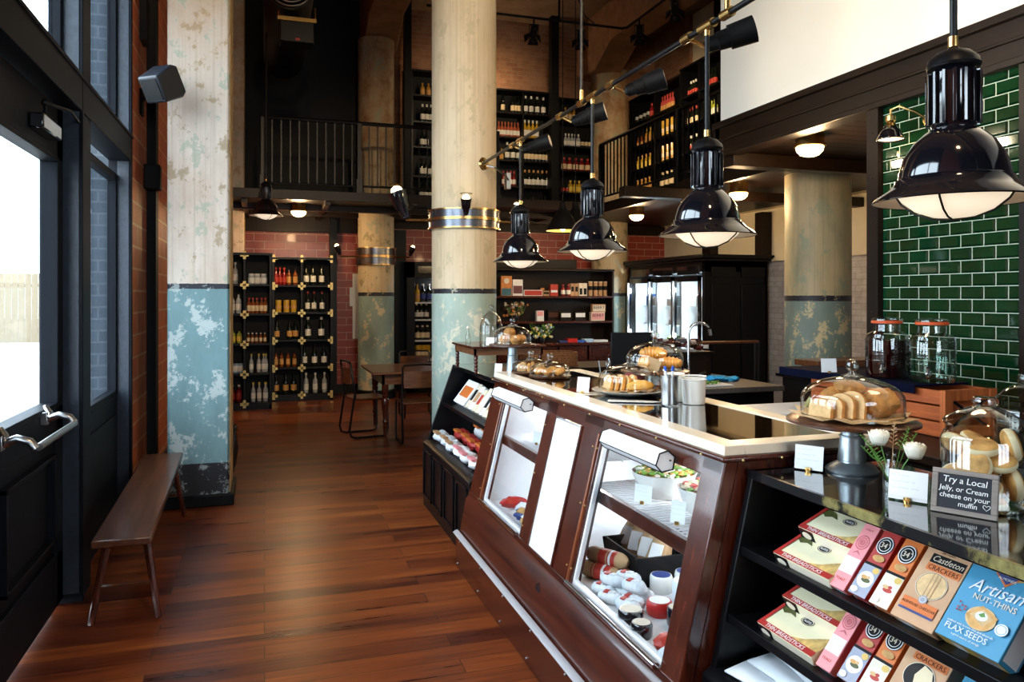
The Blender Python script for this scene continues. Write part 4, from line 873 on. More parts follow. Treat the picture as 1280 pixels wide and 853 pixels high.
def Yat(px, x):
    u = (px - 640) / 958.; s_, c_ = _m.sin(R(17.9)), _m.cos(R(17.9)); return x * (c_ - u * s_) / (s_ + u * c_)
SN = {.10: 'bottom', .52: 'fourth', .945: 'third', 1.37: 'second', 1.79: 'top'}
LR = [ (1.79, [294], ('wine', 'clear', 'white', 'white', .036, .31), 'clear white-labelled bottle'), (1.79, [314, 321.5, 329.5], ('jar', 'clear', 'white', 'white', .045, .15), 'squat white jar'),
 (1.37, [290, 298], ('wine', 'clear', 'white', 'black', .038, .30), 'clear white-labelled bottle'), (1.37, [311, 316, 321, 327, 331.5], ('spirit', 'amber', 'cream', 'red', .030, .22), 'amber pocket bottle'),
 (.945, [291, 299], ('spirit', 'lime', 'yellow', 'black', .036, .19), 'yellow-green bottle'), (.945, [310.5, 315.5, 320.5, 326, 331], ('spirit', 'amber', 'cream', 'white', .022, .14), 'small amber bottle'),
 (.52, [290, 295, 301], ('jar', 'bluew', 'white', 'black', .042, .16), 'blue and white jar'), (.52, [314, 323.5, 329.5, 333.5], ('wine', 'clear', 'white', 'yellow', .030, .26), 'yellow-capped white bottle'),
 (.10, [290, 298.5], ('spirit', 'red', 'red', 'white', .04, .24), 'dark red bottle'), (.10, [316.5, 324, 331.5, 335], ('wine', 'clear', 'white', 'yellow', .032, .27), 'yellow-capped white bottle')]
for z, pxs, spec, d in LR: row([min(Xat(p, 11.66), .02) for p in pxs], 11.66 + random.uniform(0, .03), z, spec, 'on the %s shelf of the left brass-cross rack' % SN[z], 'bottles in the brass-cross racks', d)
RR = [(1.79, [345, 350, 355], ('wine', 'red', 'red', 'red', .034, .27), 'dark red bottle'), (1.79, [361, 369], ('spirit', 'amber', 'amber', 'black', .036, .26), 'amber-labelled bottle'), (1.79, [383, 391.5, 402], ('wine', 'dark', 'white', 'black', .04, .33), 'dark wine bottle'),
 (1.37, [348, 358, 367], ('tube', 'yellow', 'amber', None, .045, .19), 'yellow whisky canister'), (1.37, [384.5, 392.5, 402.5], ('wine', 'dark', 'white', 'red', .036, .32), 'dark white-labelled bottle'),
 (.945, [346, 362, 369.5], ('wine', 'dark', 'amber', 'black', .042, .29), 'dark amber-labelled bottle'), (.945, [385, 401.5], ('wine', 'dark', 'white', 'white', .044, .34), 'broad white-labelled bottle'),
 (.52, [345, 352, 360, 368], ('spirit', 'amber', 'amber', 'black', .032, .24), 'brown bottle'), (.52, [380.5, 393, 405], ('wine', 'dark', 'white', 'black', .042, .33), 'dark wine bottle'),
 (.10, [345, 357, 367], ('wine', 'dark', 'amber', 'black', .044, .31), 'dark amber-labelled bottle'), (.10, [382.5, 394, 405.5], ('wine', 'clear', 'white', 'white', .038, .31), 'clear blue-labelled bottle')]
for z, pxs, spec, d in RR: row([Xat(p, 12.46) for p in pxs], 12.46, z, spec, 'on the %s shelf of the right brass-cross rack' % SN[z], 'bottles in the brass-cross racks', d)
G1 = 'bottles on the upstairs shelves'
names5 = ['lowest', 'fourth', 'third', 'second', 'top']
def up(unit, zs, rows, fixed, face='y'):
    for (k_, bay, pxs, spec, d) in rows:
        xs = [Xat(p, fixed) for p in pxs] if face == 'y' else [Yat(p, fixed) for p in pxs]
        row(xs, fixed, zs[k_], spec, ('%s shelf %s%s' % (names5[k_], bay + ' ' if bay else '', unit.strip())), G1, d, face, parts=False)
W = lambda g_, l_, c_=None, r=.038, h=.31: ('wine', g_, l_, c_, r, h)
up('bay upstairs right of centre column', [3.11, 3.57, 4.03, 4.44, 4.87], [
 (4, 'left', [628.5, 641, 645, 648.5], W('dark', 'cream'), 'cream-labelled wine'), (4, 'right', [657, 664, 671.5, 679], W('dark', 'white', 'white', .042, .33), 'white-capped wine'),
 (3, 'left', [623.5, 627.5, 631.5, 635.5, 639.5, 643.5, 647.5], W('rose', 'white', None, .032, .27), 'rose wine'), (3, 'right', [656, 661, 666, 671], W('yellow', 'white', 'white', .038, .33), 'pale wine'),
 (2, 'left', [623, 627], W('yellow', 'amber', None, .034, .2), 'short yellow bottle'), (2, 'left', [634, 641, 648], W('dark', 'white', 'white', .044, .32), 'silver-capped bottle'), (2, 'right', [656.5, 661, 665.5, 670, 674.5, 679, 683.5], W('dark', 'cream', 'yellow', .036, .30), 'gold-capped wine'),
 (1, 'left', [629.5, 634, 638.5, 642.5], W('red', 'white', 'red', .032, .27), 'red-capped wine'), (1, 'right', [656, 661.5, 667, 672.5, 678, 683.5], W('dark', 'white', 'amber', .04, .31), 'dark labelled wine'),
 (0, 'right', [660, 667, 674, 681], W('dark', 'black', None), 'unlit dark wine')], 12.97)
up('upstairs bay by the back column', [3.11, 3.50, 3.90, 4.34, 4.80], [
 (4, '', [707, 712, 717.5], ('spirit', 'gold', 'cream', None, .04, .25), 'gold bottle'), (3, '', [707, 711, 715, 719, 723], W('clear', 'white', 'white', .034, .24), 'white clustered bottle'), (3, '', [728, 732.5, 737], W('dark', 'cream', None, .03, .24), 'small dark bottle'),
 (2, '', [705, 712, 719.5, 727, 734.5], ('spirit', 'red', 'cream', 'red', .048, .24), 'cream-labelled square bottle'), (1, '', [704, 709], W('dark', 'red', None, .034, .2), 'short dark bottle'), (1, '', [713, 719, 724], ('spirit', 'yellow', 'yellow', 'yellow', .042, .23), 'bright yellow bottle')], 12.97)
up('upstairs bay left of centre column', [3.26, 3.67, 4.17, 4.60, 5.05], [
 (4, '', [528, 535.5], ('spirit', 'gold', 'amber', None, .04, .22), 'amber bottle'), (3, '', [528, 533.5, 539], W('dark', 'white', 'white'), 'dark wine'), (2, '', [527.5, 533], W('dark', 'white'), 'dark wine'), (1, '', [527, 532.5, 538], W('dark', 'white'), 'dark wine'), (0, '', [526.5, 532, 537.5], W('dark', 'bluew' if 0 else 'white'), 'dark wine')], 12.97)
ZD = [3.11, 3.50, 3.93, 4.36, 4.79]; ZE = [3.11, 3.50, 3.93, 4.37, 4.83]
lin = lambda a, b2, n: [a + (b2 - a) * i / (n - 1) for i in range(n)]
up('bay of far side-mezzanine shelving', ZD, [
 (4, 'left', lin(797, 811, 4), ('jar', 'clear', 'black', None, .05, .16), 'grey jar'), (4, 'left', [815], ('spirit', 'red', 'red', 'red', .04, .28), 'red bottle'),
 (4, 'right', lin(825, 841, 6), ('wine', 'pink', 'amber', 'red', .035, .30), 'pink and amber bottle'),
 (3, 'left', lin(798, 806, 3), ('spirit', 'amber', 'amber', None, .035, .2), 'dim amber bottle'), (3, 'left', [809.5, 814], ('spirit', 'yellow', 'amber', 'yellow', .04, .29), 'lit yellow bottle'),
 (3, 'right', lin(823.5, 840.5, 4), ('tube', 'yellow', 'cream', None, .055, .30), 'tall yellow canister'),
 (2, 'left', lin(798.5, 813, 4), ('spirit', 'yellow', 'yellow', 'amber', .042, .27), 'yellow bottle'), (2, 'right', lin(823.5, 840, 4), ('tube', 'gold', 'cream', None, .05, .30), 'gold canister'),
 (1, 'left', lin(797.5, 812, 4), ('spirit', 'gold', 'amber', 'amber', .042, .27), 'gold bottle'), (1, 'right', lin(823, 839.5, 4), ('spirit', 'dark', 'cream', 'cream', .05, .27), 'cream-labelled dark bottle')], 6.6, 'x')
up('bay of near side-mezzanine shelving', ZE, [
 (4, 'left', lin(858, 870, 5), W('dark', 'red', 'white', .034, .26), 'red-labelled wine'), (4, 'right', lin(880, 894, 5), W('dark', 'red', None, .04, .3), 'red-labelled wine'),
 (3, 'left', lin(857.5, 871, 4), W('dark', 'cream', 'red', .038, .29), 'cream-labelled wine'), (3, 'right', lin(880, 894, 4), ('spirit', 'lime', 'white', None, .045, .26), 'green-white bottle'),
 (2, 'left', lin(857, 871, 5), W('dark', 'red', 'white', .036, .28), 'red-labelled wine'), (1, 'left', [857.5], ('spirit', 'green', 'black', None, .045, .26), 'green bottle')], 6.57, 'x')
# cooler drinks
CG = 'bottles in the drinks cooler'
row([Xat(p, 12.88) for p in (521.5,)], 12.88, 1.52, ('wine', 'yellow', 'amber', 'amber', .045, .3), 'on the top cooler shelf', CG, 'yellow bottle')
row([Xat(p, 12.88) for p in (528.5, 536)], 12.88, 1.52, ('wine', 'dark', 'blue', 'white', .05, .31), 'on the top cooler shelf', CG, 'dark champagne bottle')
row([Xat(p, 12.88) for p in (521, 526.5, 533)], 12.88, 1.23, ('wine', 'dark', 'white', 'cream', .04, .26), 'on the second cooler shelf', CG, 'cream-capped dark bottle')
row([Xat(p, 12.88) for p in (521.5, 528, 534)], 12.88, .88, ('spirit', 'dark', 'cream', 'cream', .045, .24), 'on the third cooler shelf', CG, 'dark cream-labelled bottle')
row([Xat(p, 12.88) for p in (522, 528, 534.5)], 12.88, .55, ('tube', 'yellow', 'cream', None, .05, .24), 'on the fourth cooler shelf', CG, 'yellow and white can')
# ================================================================== glass domes, stands and what is under them
TR = 1.150   # case top
def dome_profile(r, h): return [(r, 0)] + [(r, h * .45 * i / 3) for i in range(1, 4)] + [(r * math.cos(a), h * .45 + h * .55 * math.sin(a)) for a in [R(q) for q in (12, 25, 38, 52, 66, 78)]] + [(.012, h)]
def dome(name, label, loc, r, h, knob=.02, mat='glass', group='glass cake domes'):
    t = thing(name, label, 'glass dome', loc, 0, group)
    MB().lathe(dome_profile(r, h), 40, cap=False).build('dome', mat, t)
    MB().lathe([(r - .004, .0), (r + .003, .002), (r + .003, .008), (r - .002, .01)], 40, cap=False).build('rim', 'jarglass', t)
    w = MB().lathe([(.03, h - .006), (.032, h + .002), (.012, h + .008), (.01, h + .016)], 24, cap=False).ball((0, 0, h + .014 + knob), knob, seg=20)
    w.build('knob', 'jarglass', t)
    return t
def stand(label, loc, foot, plate_r, h, plate_mat='benchwood', metal='galv'):
    t = thing('cake_stand', label, 'cake stand', loc)
    MB().lathe([(foot, 0), (foot + .002, .006), (foot * .9, .016), (foot * .55, .03), (foot * .54, .034), (foot * .56, .036), (foot * .46, h * .66), (foot * .5, h * .67), (foot * .5, h * .69), (foot * .42, h * .7), (foot * .4, h - .016), (.01, h - .016)], 40).build('pedestal', metal, t)
    MB().lathe([(0, h - .016), (plate_r * .9, h - .016), (plate_r, h - .01), (plate_r, h - .003), (plate_r - .004, h), (0, h)], 48, cap=False).build('plate', plate_mat, t)
    return t
def paper(label, loc, r, n=9, rz=0, group='kraft paper liners'):
    w = MB()
    vs = [(0, 0, .002)]; k = 2 * n
    for i in range(k):
        a = 2 * math.pi * i / k; q = r * (1.0 if i % 2 else .82); vs.append((q * math.cos(a), q * math.sin(a), .003 + (.02 if i % 2 else .004) * random.uniform(.4, 1.2)))
    w.add(vs, [(0, i + 1, (i + 1) % k + 1) for i in range(k)])
    return tag(w.build('paper_liner', 'kraft', loc=loc, solid=.0008), label, 'paper', group)
def slice_(label, loc, size, rz, tilt, group, mats=('crumb', 'bread')):
    """upright slice with domed crust"""
    w_, h_, t_ = size; n_ = 8
    poly = [(-w_ / 2, 0), (w_ / 2, 0), (w_ / 2, h_ * .6)] + [(w_ / 2 * math.cos(a), h_ * .6 + h_ * .4 * math.sin(a)) for a in [math.pi * i / n_ for i in range(1, n_)]] + [(-w_ / 2, h_ * .6)]
    w = MB(); w.M = Matrix.Rotation(rz, 4, 'Z') @ Matrix.Rotation(tilt, 4, 'X'); w.prism(poly, -t_ / 2, t_ / 2, 'y')
    w.k = [0, 0] + [1] * (len(w.f) - 2)
    return tag(w.build('bread_slice', list(mats), loc=loc, bev=.002), label, 'bread', group)
# near stand
NS = (1.687, 1.885, 1.0755)
st = stand('galvanised cake stand with dark wooden plate on the near polished top', NS, .074, .188, .158)
PZ1 = NS[2] + .1585
paper('kraft paper under the bread on the galvanised stand', (NS[0], NS[1], PZ1), .183, 11)
dome('cake_dome', 'large glass dome over loaf and slices on the galvanised stand', (NS[0], NS[1], PZ1 + .006), .146, .122, .019)
G = 'bread slices under the near dome'
for i in range(4):
    slice_('%s upright bread slice from left under the near dome' % ORD[i].capitalize(), (NS[0] - .105 + i * .026, NS[1] + .012 - i * .014, PZ1 + .008), (.085, .056 + .008 * i, .013), R(-84 + i * 3), R(-6), G)
w = MB(); w.ball((0, 0, 0), .055, (1.15, .85, .80), 24, 0, .25, 3, 3); w.build('loaf', 'bread'); o = bpy.data.objects['loaf']; o.location = (NS[0] + .062, NS[1] - .040, PZ1 + .05); tag(o, 'browned loaf end at the right under the near dome', 'bread')
w = MB(); w.M = Matrix.Rotation(R(15), 4, 'Y'); w.ball((0, 0, 0), .055, (1.2, .8, .75), 24, 0, .2, 8, 3); o = w.build('loaf', 'bread', loc=(NS[0] + .005, NS[1] + .055, PZ1 + .048)); tag(o, 'second loaf lying behind the slices under the near dome', 'bread')
w = MB(); w.M = Matrix.Rotation(R(12), 4, 'Y'); w.ball((0, 0, 0), .045, (1.1, .85, .55), 24, 0, .2, 5, 3); o = w.build('loaf', 'bread', loc=(NS[0] + .0, NS[1] + .01, PZ1 + .092)); tag(o, 'loaf piece on top of the pile under the near dome', 'bread')
# place cards
def place_card(label, loc, rz, w_=.084, h_=.076, lines=True, group='blank white price cards', hatch=False):
    t = thing('price_card', label, 'card', loc, rz, group)
    w = MB(); w.M = Matrix.Rotation(R(-9), 4, 'X'); w.box(-w_ / 2, w_ / 2, -.0006, .0006, .004, h_); c_ = w.build('card', 'card', t)
    MB().lathe([(.009, 0), (.009, .003), (.004, .006), (.004, .012)], 12, (0, -.003, 0)).box(-.008, .008, -.006, .003, .004, .011).build('brass_clip', 'brass', t)
    if lines:
        w = MB(); w.M = Matrix.Rotation(R(-9), 4, 'X')
        for q in range(3): w.text('~ ~~~ ~~'[:6 + q], .016, (-w_ * .42, -.0009, h_ * (.78 - .2 * q)), (1, 0, 0), (0, 0, 1), align='LEFT', depth=.0001)
        w.build('faint_writing', plain('pencil_grey', (.62, .63, .66), .7, 0, .02), t)
    if hatch:
        w = MB(); w.M = Matrix.Rotation(R(-9), 4, 'X')
        for q in range(26): a = -w_ / 2 + q * w_ / 26; w.add([(a, -.0008, .006), (a + .001, -.0008, .006), (a + .004, -.0008, .013), (a + .003, -.0008, .013)], [(0, 1, 2, 3)])
        w.build('hatched_border', plain('border_grey', (.55, .55, .57), .7, 0, .02), t)
    return t
place_card('white price card left of the galvanised stand', (1.562, 1.926, 1.0755), R(-57))
place_card('white price card with hatched border before the rose vase', (1.568, 1.558, 1.0755), R(-60), .092, .078, hatch=True)
# chalk sign
t = thing('chalk_sign', 'small framed chalk sign leaning against the muffin jar', 'sign', (1.597, 1.418, 1.0755), R(-61))
sgm = Matrix.Rotation(R(-12), 4, 'X'); sw, sh = .142, .106
w = MB(); w.M = sgm; w.box(-sw / 2, sw / 2, -.006, .006, 0, .012).box(-sw / 2, sw / 2, -.006, .006, sh - .012, sh).box(-sw / 2, -sw / 2 + .014, -.006, .006, .012, sh - .012).box(sw / 2 - .014, sw / 2, -.006, .006, .012, sh - .012)
w.build('frame', wood('weathered_grey_frame', (.16, .13, .11), (.38, .33, .29), 'x', .7, 0), t, bev=.002)
w = MB(); w.M = sgm; w.box(-sw / 2 + .012, sw / 2 - .012, -.003, .004, .01, sh - .01); w.build('slate', plain('slate', (.012, .013, .02), .7, 0, .3), t)
w = MB(); w.M = sgm
for body, zz, sz, xo in (('Try a Local', .074, .0215, .0), ('Jelly, or Cream', .054, .0175, -.002), ('cheese on your', .037, .0175, .0), ('muffin', .0195, .017, .008)):
    w.text(body, sz, (xo, -.0036, zz), (1, 0, -.03), (0, 0, 1), shear=.12, depth=.0003, spacing=.98)
hp = [(.0, 0), (.007, .007), (.0075, .0105), (.0055, .0125), (.0025, .012), (0, .009), (-.0025, .012), (-.0055, .0125), (-.0075, .0105), (-.007, .007)]
w.tube([(x + .048, -.0038, z_ + .019) for x, z_ in hp], .0007, 4, closed=True)
w.build('chalk_writing', plain('chalk_white', (.85, .85, .82), .8, 0, .02), t)
# vase with roses
t = thing('bud_vase', 'small clear glass vase with white roses', 'vase', (1.612, 1.655, 1.0755))
MB().lathe([(.021, .0), (.022, .01), (.021, .06), (.013, .085), (.012, .10), (.015, .105)], 24, cap=False).build('glass', 'jarglass', t)
MB().lathe([(.0, .004), (.019, .004), (.019, .04), (0, .04)], 20, cap=False).build('water', 'water', t)
def rose(name, label, base, head, r):
    f_ = thing('rose', label, 'flower', base, 0, 'white roses in the bud vase'); h_ = Vector(head) - Vector(base)
    MB().tube([(0, 0, 0), tuple(h_ * .5 + Vector((0, 0, .01))), tuple(h_)], .0016, 6).build('stem', 'leaf', f_)
    w = MB()
    for ring_, (n_, rr, zz, tl) in enumerate(((5, r * .95, -.1, .35), (5, r * .72, .1, .2), (4, r * .45, .25, .1))):
        for i in range(n_):
            a = 2 * math.pi * i / n_ + ring_ * .6; vs = []; fs = []
            for u in range(5):
                for v in range(4):
                    b2 = a + (u - 2) * .36; q = rr * (.60 + .40 * math.sin(v / 3 * 1.7)) * (1 + .06 * (v == 3)); vs.append((h_.x + q * math.cos(b2), h_.y + q * math.sin(b2), h_.z - r * .75 + (v / 3) * r * 1.35 - abs(u - 2) * .0012 * v + zz * r * .5))
            for u in range(4):
                for v in range(3): q = u * 4 + v; fs.append((q, q + 1, q + 5, q + 4))
            w.add(vs, fs)
    w.ball((h_.x, h_.y, h_.z + .002), r * .62, seg=12, rough=.3); w.build('petals', 'petal', f_, solid=.0006)
    return f_
rose('rose', 'white rose at the left of the vase', (1.610, 1.657, 1.085), (1.588, 1.675, 1.222), .027)
rose('rose', 'lower white rose at the right of the vase', (1.615, 1.652, 1.085), (1.640, 1.605, 1.196), .028)
t = thing('greenery_sprig', 'fern and heather sprigs among the white roses', 'foliage', (1.612, 1.655, 1.09))
for i, (dx, dy, dz, m_) in enumerate(((-.05, .055, .13, 'leaf'), (-.035, .03, .09, 'leaf'), (.03, -.03, .16, 'leaf'), (.055, -.03, .145, 'leaf'), (.01, .0, .17, 'kraft'), (-.07, .03, .105, 'leaf'))):
    w = MB().tube([(0, 0, 0), (dx * .5, dy * .5, dz * .65), (dx, dy, dz)], .001, 5); P1 = Vector((dx * .5, dy * .5, dz * .65)); P2 = Vector((dx, dy, dz))
    for j in range(12):
        b2 = P1.lerp(P2, j / 11); s_ = 1 if j % 2 else -1; L_ = .016 * (1.1 - j / 14); sd_ = Vector((-.7 * s_, .5 * s_, .55)).normalized()
        w.add([tuple(b2), tuple(b2 + sd_ * L_ * .5 + Vector((0, 0, .003))), tuple(b2 + sd_ * L_), tuple(b2 + sd_ * L_ * .5 - Vector((0, 0, .002)))], [(0, 1, 2, 3)])
    w.build('sprig', m_, t)
# muffin jar
def jar(label, loc, r, h, lidh, name='glass_jar', group=None):
    t = thing(name, label, 'jar', loc, 0, group)
    MB().lathe([(0, .003), (r * .9, .003), (r, .014), (r * 1.0, h * .82), (r * .93, h * .9), (r * .86, h * .93), (r * .86, h)], 48, cap=False).build('glass_body', 'jarglass', t)
    l_ = MB().lathe([(r * .92, h), (r * .95, h + .006), (r * .9, h + .014), (r * .6, h + lidh * .45), (r * .35, h + lidh * .6), (r * .2, h + lidh * .66)], 48, cap=False).build('glass_lid', 'jarglass', t)
    MB().lathe([(r * .2, h + lidh * .62), (r * .26, h + lidh * .70), (r * .28, h + lidh * .85), (r * .24, h + lidh * .98), (0, h + lidh)], 28, cap=False).build('knob', 'jarglass', l_)
    return t
JX, JY = 1.722, 1.468
jar('large glass jar full of English muffins', (JX, JY, 1.0755), .098, .205, .07)
G = 'English muffins in the big jar'
def muffin(label, loc, rx, rz_):
    o = MB().lathe([(0, -.0135), (.034, -.0135), (.040, -.008), (.0425, 0), (.040, .008), (.034, .0135), (0, .0145)], 24, cap=False)
    o.k = [0 if (i % 6) in (0, 1, 4, 5) else 1 for i in range(len(o.f))]
    o.M = Matrix(); q = o.build('english_muffin', ['muffin', 'muffinside'], loc=loc, ang=60); q.rotation_euler = (rx, 0, rz_); return tag(q, label, 'muffin', G)
MP = [(-.03, -.035, .020, 5, 0, 'lying flat at the bottom left of the jar'), (.045, .02, .020, 8, 0, 'lying flat at the bottom back of the jar'), (.035, -.05, .062, 82, 60, 'standing on edge at the lower right'), (-.052, .035, .062, 75, -30, 'standing on edge at the lower left back'), (-.04, -.03, .055, 35, -60, 'hidden behind the chalk sign'), (.0, .01, .085, 20, 10, 'in the middle of the jar'),
      (-.045, -.010, .105, 70, -75, 'leaning at the upper left glass'), (.01, -.030, .118, 25, -40, 'tilted in the upper middle'), (.052, .02, .115, 72, 70, 'leaning at the upper right glass'), (-.012, .0, .148, 14, -50, 'large one on top of the pile facing out'), (.03, .048, .15, 30, 30, 'on top at the back'), (-.042, .04, .15, 40, 90, 'on top at the left back'), (.055, -.028, .155, 75, 55, 'on edge at the top right')]
for x, y, z, a, b2, d in MP: muffin('English muffin ' + d, (JX + x, JY + y, 1.0755 + z), R(a), R(b2))
# far right jar, crate, cloth, dispensers
CT = .9005
jar('empty glass jar with wide lid beside the orange crate', (3.02, 2.38, CT), .118, .27, .11, group=None)
t = thing('fruit_crate', 'orange wooden slatted crate on the dark service counter', 'crate', (3.36, 3.42, CT))
CX, CY = .17, .47
for i in range(3): MB().box(-CX, -CX + .012, -CY, CY, .005 + i * .08, .075 + i * .08).build('side_slat', 'crate', t, bev=.002); MB().box(CX - .012, CX, -CY, CY, .005 + i * .08, .075 + i * .08).build('side_slat', 'crate', t, bev=.002)
for s_ in (-1, 1):
    y = s_ * CY
    for z0 in (.0, .185): MB().box(-CX, CX, y - .012, y + .012, z0, z0 + .055).build('end_slat', 'cratex', t, bev=.002)
    MB().box(-CX - .002, -CX + .05, y - .016, y + .016, 0, .24).build('corner_post', 'cratex', t, bev=.002); MB().box(CX - .05, CX, y - .014, y + .014, 0, .24).build('corner_post', 'cratex', t, bev=.002)
w = MB(); y = -CY - .004
w.prism([(-CX + .05, .055), (-CX + .075, .055), (CX - .05, .185), (CX - .075, .185)], y, y + .008, 'y').prism([(CX - .05, .055), (CX - .075, .055), (-CX + .05, .185), (-CX + .075, .185)], y, y + .008, 'y'); w.build('cross_brace', 'darkmetal', t)
MB().box(-CX + .012, CX - .012, -CY + .012, CY - .012, .0, .01).build('floor_board', 'cratex', t)
w = MB(); w.text('RE', .045, (-CX - .0005, CY * .35, .175), (0, -1, 0), (0, 0, 1), align='LEFT').text('IN', .04, (-CX - .0005, CY * .28, .115), (0, -1, 0), (0, 0, 1), align='LEFT'); w.build('stencil', 'blackmatt', t)
w = MB().box(-.20, .16, -.36, .72, 0, .012).box(-.206, -.198, -.36, .72, -.035, .012)
tag(w.build('navy_cloth', 'navy', loc=(3.36, 3.45, CT + .242), bev=.004), 'navy blue cloth spread over the orange crate under the dispensers', 'cloth')
def dispenser(label, loc, liq):
    t = thing('drink_dispenser', label, 'dispenser', loc); r, h = .112, .30
    MB().lathe([(0, .004), (r * .92, .004), (r, .02), (r, h * .72), (r * .93, h * .8), (r * .62, h * .86), (r * .60, h * .98), (r * .66, h)], 40, cap=False).build('glass_body', 'jarglass', t)
    w = MB()
    for z in (.1, .155, .21): w.tube([(math.cos(a) * (r + .001), math.sin(a) * (r + .001), z) for a in [i * math.pi / 20 for i in range(40)]], .0022, 5, closed=True)
    w.build('moulded_ribs', 'jarglass', t)
    MB().lathe([(r * .66, h), (r * .72, h + .002), (r * .72, h + .014), (r * .66, h + .016)], 36, cap=False).build('orange_seal', plain('orange_rubber', (.75, .10, .02), .5, 0, .05), t)
    MB().lathe([(r * .7, h + .016), (r * .7, h + .026), (r * .5, h + .034), (0, h + .036)], 36, cap=False).build('lid', 'jarglass', t)
    MB().lathe([(0, .008), (r * .95, .008), (r * .955, h * .70), (0, h * .70)], 32, cap=False).build('drink', liq, t)
    MB().tube([(-r * .8, -.06, .05), (-r * 1.0, -.085, .05), (-r * 1.2, -.10, .05), (-r * 1.28, -.11, .035)], .009, 10).ball((-r * .86, -.067, .05), .018, seg=12).tube([(-r * 1.15, -.097, .05), (-r * 1.17, -.1, .085)], .006, 8).box(-r * 1.17 - .02, -r * 1.17 + .02, -.106, -.094, .083, .092).build('tap', 'chrome', t)
    return t
dispenser('glass drink dispenser of dark red tea on the navy cloth', (3.30, 3.42, CT + .2545), 'redliq')
dispenser('glass drink dispenser of clear water on the navy cloth', (3.34, 3.155, CT + .2545), 'water')
place_card('white price card on the navy cloth beside the red tea dispenser', (3.165, 3.72, CT + .2545), R(-20), .09, .085, lines=False)
# cutting board with lemon
w = MB().box(-.32, .32, -.2, .2, 0, .018); tag(w.build('cutting_board', 'whitepl', loc=(3.12, 3.98, CT), bev=.004), 'white cutting board on the dark counter left of the crate', 'cutting board')
w = MB().prism([(-.05, 0), (.05, 0), (.0, .06)], -.015, .015, 'y').tube([(.02, .03, .0), (.1, .02, .01), (.14, .05, .0)], .012, 6); tag(w.build('lemon_wedge', plain('lemon_yellow', (.72, .72, .30), .5, 0, .1), loc=(3.22, 3.95, CT + .02)), 'pale lemon wedges on the white cutting board', 'lemon')

# ---- on the case top
DC = (1.614, 3.23, TR)
t = thing('serving_plate', 'wide white plate with kraft paper on the case top', 'plate', DC)
MB().lathe([(0, 0), (.10, 0), (.12, .004), (.165, .018), (.172, .022), (.165, .023), (.118, .009), (0, .008)], 48, cap=False).build('plate', 'ceramic', t)
paper('kraft paper on the white plate under the mid dome', (DC[0], DC[1], TR + .012), .150, 10)
dome('cake_dome', 'glass dome over slices on the white plate at mid counter', (DC[0] + .005, DC[1], TR + .0265), .143, .112, .017)
for i in range(5): slice_('%s upright cake slice from left under the mid dome' % ORD[i].capitalize(), (DC[0] - .100 + i * .025, DC[1] + .020 - i * .010, TR + .018), (.07, .075 - .004 * (i % 2), .015), R(-86), R(-12), 'cake slices under the mid dome', ('crumb', 'pastry'))
w = MB().ball((0, 0, 0), .05, (1.3, .8, .55), 20, 0, .2, 4); tag(w.build('sponge_cake', plain('golden_sponge', (.78, .46, .10), .7, 0, .25, 12, .3), loc=(DC[0] + .03, DC[1] - .06, TR + .043)), 'golden cake wedge lying right under the mid dome', 'cake')
w = MB().ball((0, 0, 0), .04, (1.3, .8, .7), 20, 0, .3, 9); tag(w.build('berry_cake', plain('berry_red_cake', (.25, .04, .05), .6, 0, .6, 40, .4), loc=(DC[0] + .05, DC[1] + .045, TR + .07)), 'dark red berry cake piece at the back under the mid dome', 'cake')
place_card('white price card standing left of the white plate', (1.42, 3.32, TR + .0005), R(-60), .07, .075, lines=False)
w = MB(); w.M = Matrix.Rotation(R(-30), 4, 'Z')
w.prism([(-.13, -.022), (.06, -.018), (.10, 0), (.06, .02), (-.13, .024)], 0, .004, 'z'); tag(w.build('cake_server', 'ceramic', loc=(1.53, 2.97, TR + .0005), bev=.001), 'white cake server lying before the white plate', 'server')
# steel cup with pens, paper cups
t = thing('steel_cup', 'straight steel cup holding blue pens beside the paper cups', 'cup', (1.612, 2.845, TR))
MB().lathe([(0, .002), (.035, .002), (.036, .006), (.036, .118), (.039, .120), (.039, .124), (.034, .124), (.034, .008)], 36, cap=False).build('body', 'steel', t)
for i, (dx, dy) in enumerate(((.01, .0), (-.008, .012), (.0, -.014), (-.015, -.004), (.016, .012))):
    o = MB().tube([(0, 0, 0), (dx * .9, dy * .9, .135)], .0042, 8).tube([(dx * .9, dy * .9, .135), (dx, dy, .152)], .0048, 8, k=1).build('pen', ['white', plain('pen_blue', (.02, .09, .5), .4, 0, .1)], loc=(1.612 + dx * .6, 2.845 + dy * .6, TR + .009)); tag(o, 'blue-capped pen in the steel cup, %s of the five' % ORD[i], 'pen', 'pens in the steel cup')
def papercup(label, loc, h=.095, r0=.030, r1=.042, n=1):
    w = MB().lathe([(0, .002), (r0, 0), (r1, h), (r1 + .003, h + .002), (r1 + .001, h + .005), (r1 - .002, h + .002), (r0, .006)], 36, cap=False)
    for q in range(1, n): w.lathe([(r1 - .001, h + q * .012), (r1 + .003, h + .002 + q * .012), (r1 + .001, h + .005 + q * .012), (r1 - .004, h + q * .012)], 36, cap=False)
    return tag(w.build('paper_cup', 'ceramic', loc=loc), label, 'cup', 'stacked white paper cups')
papercup('stack of wide white tubs at mid counter right of the pens', (1.735, 2.86, TR), .10, .046, .052, 2)
papercup('shorter stack of white paper lids behind the tubs', (1.70, 2.96, TR), .115, .040, .044, 1)
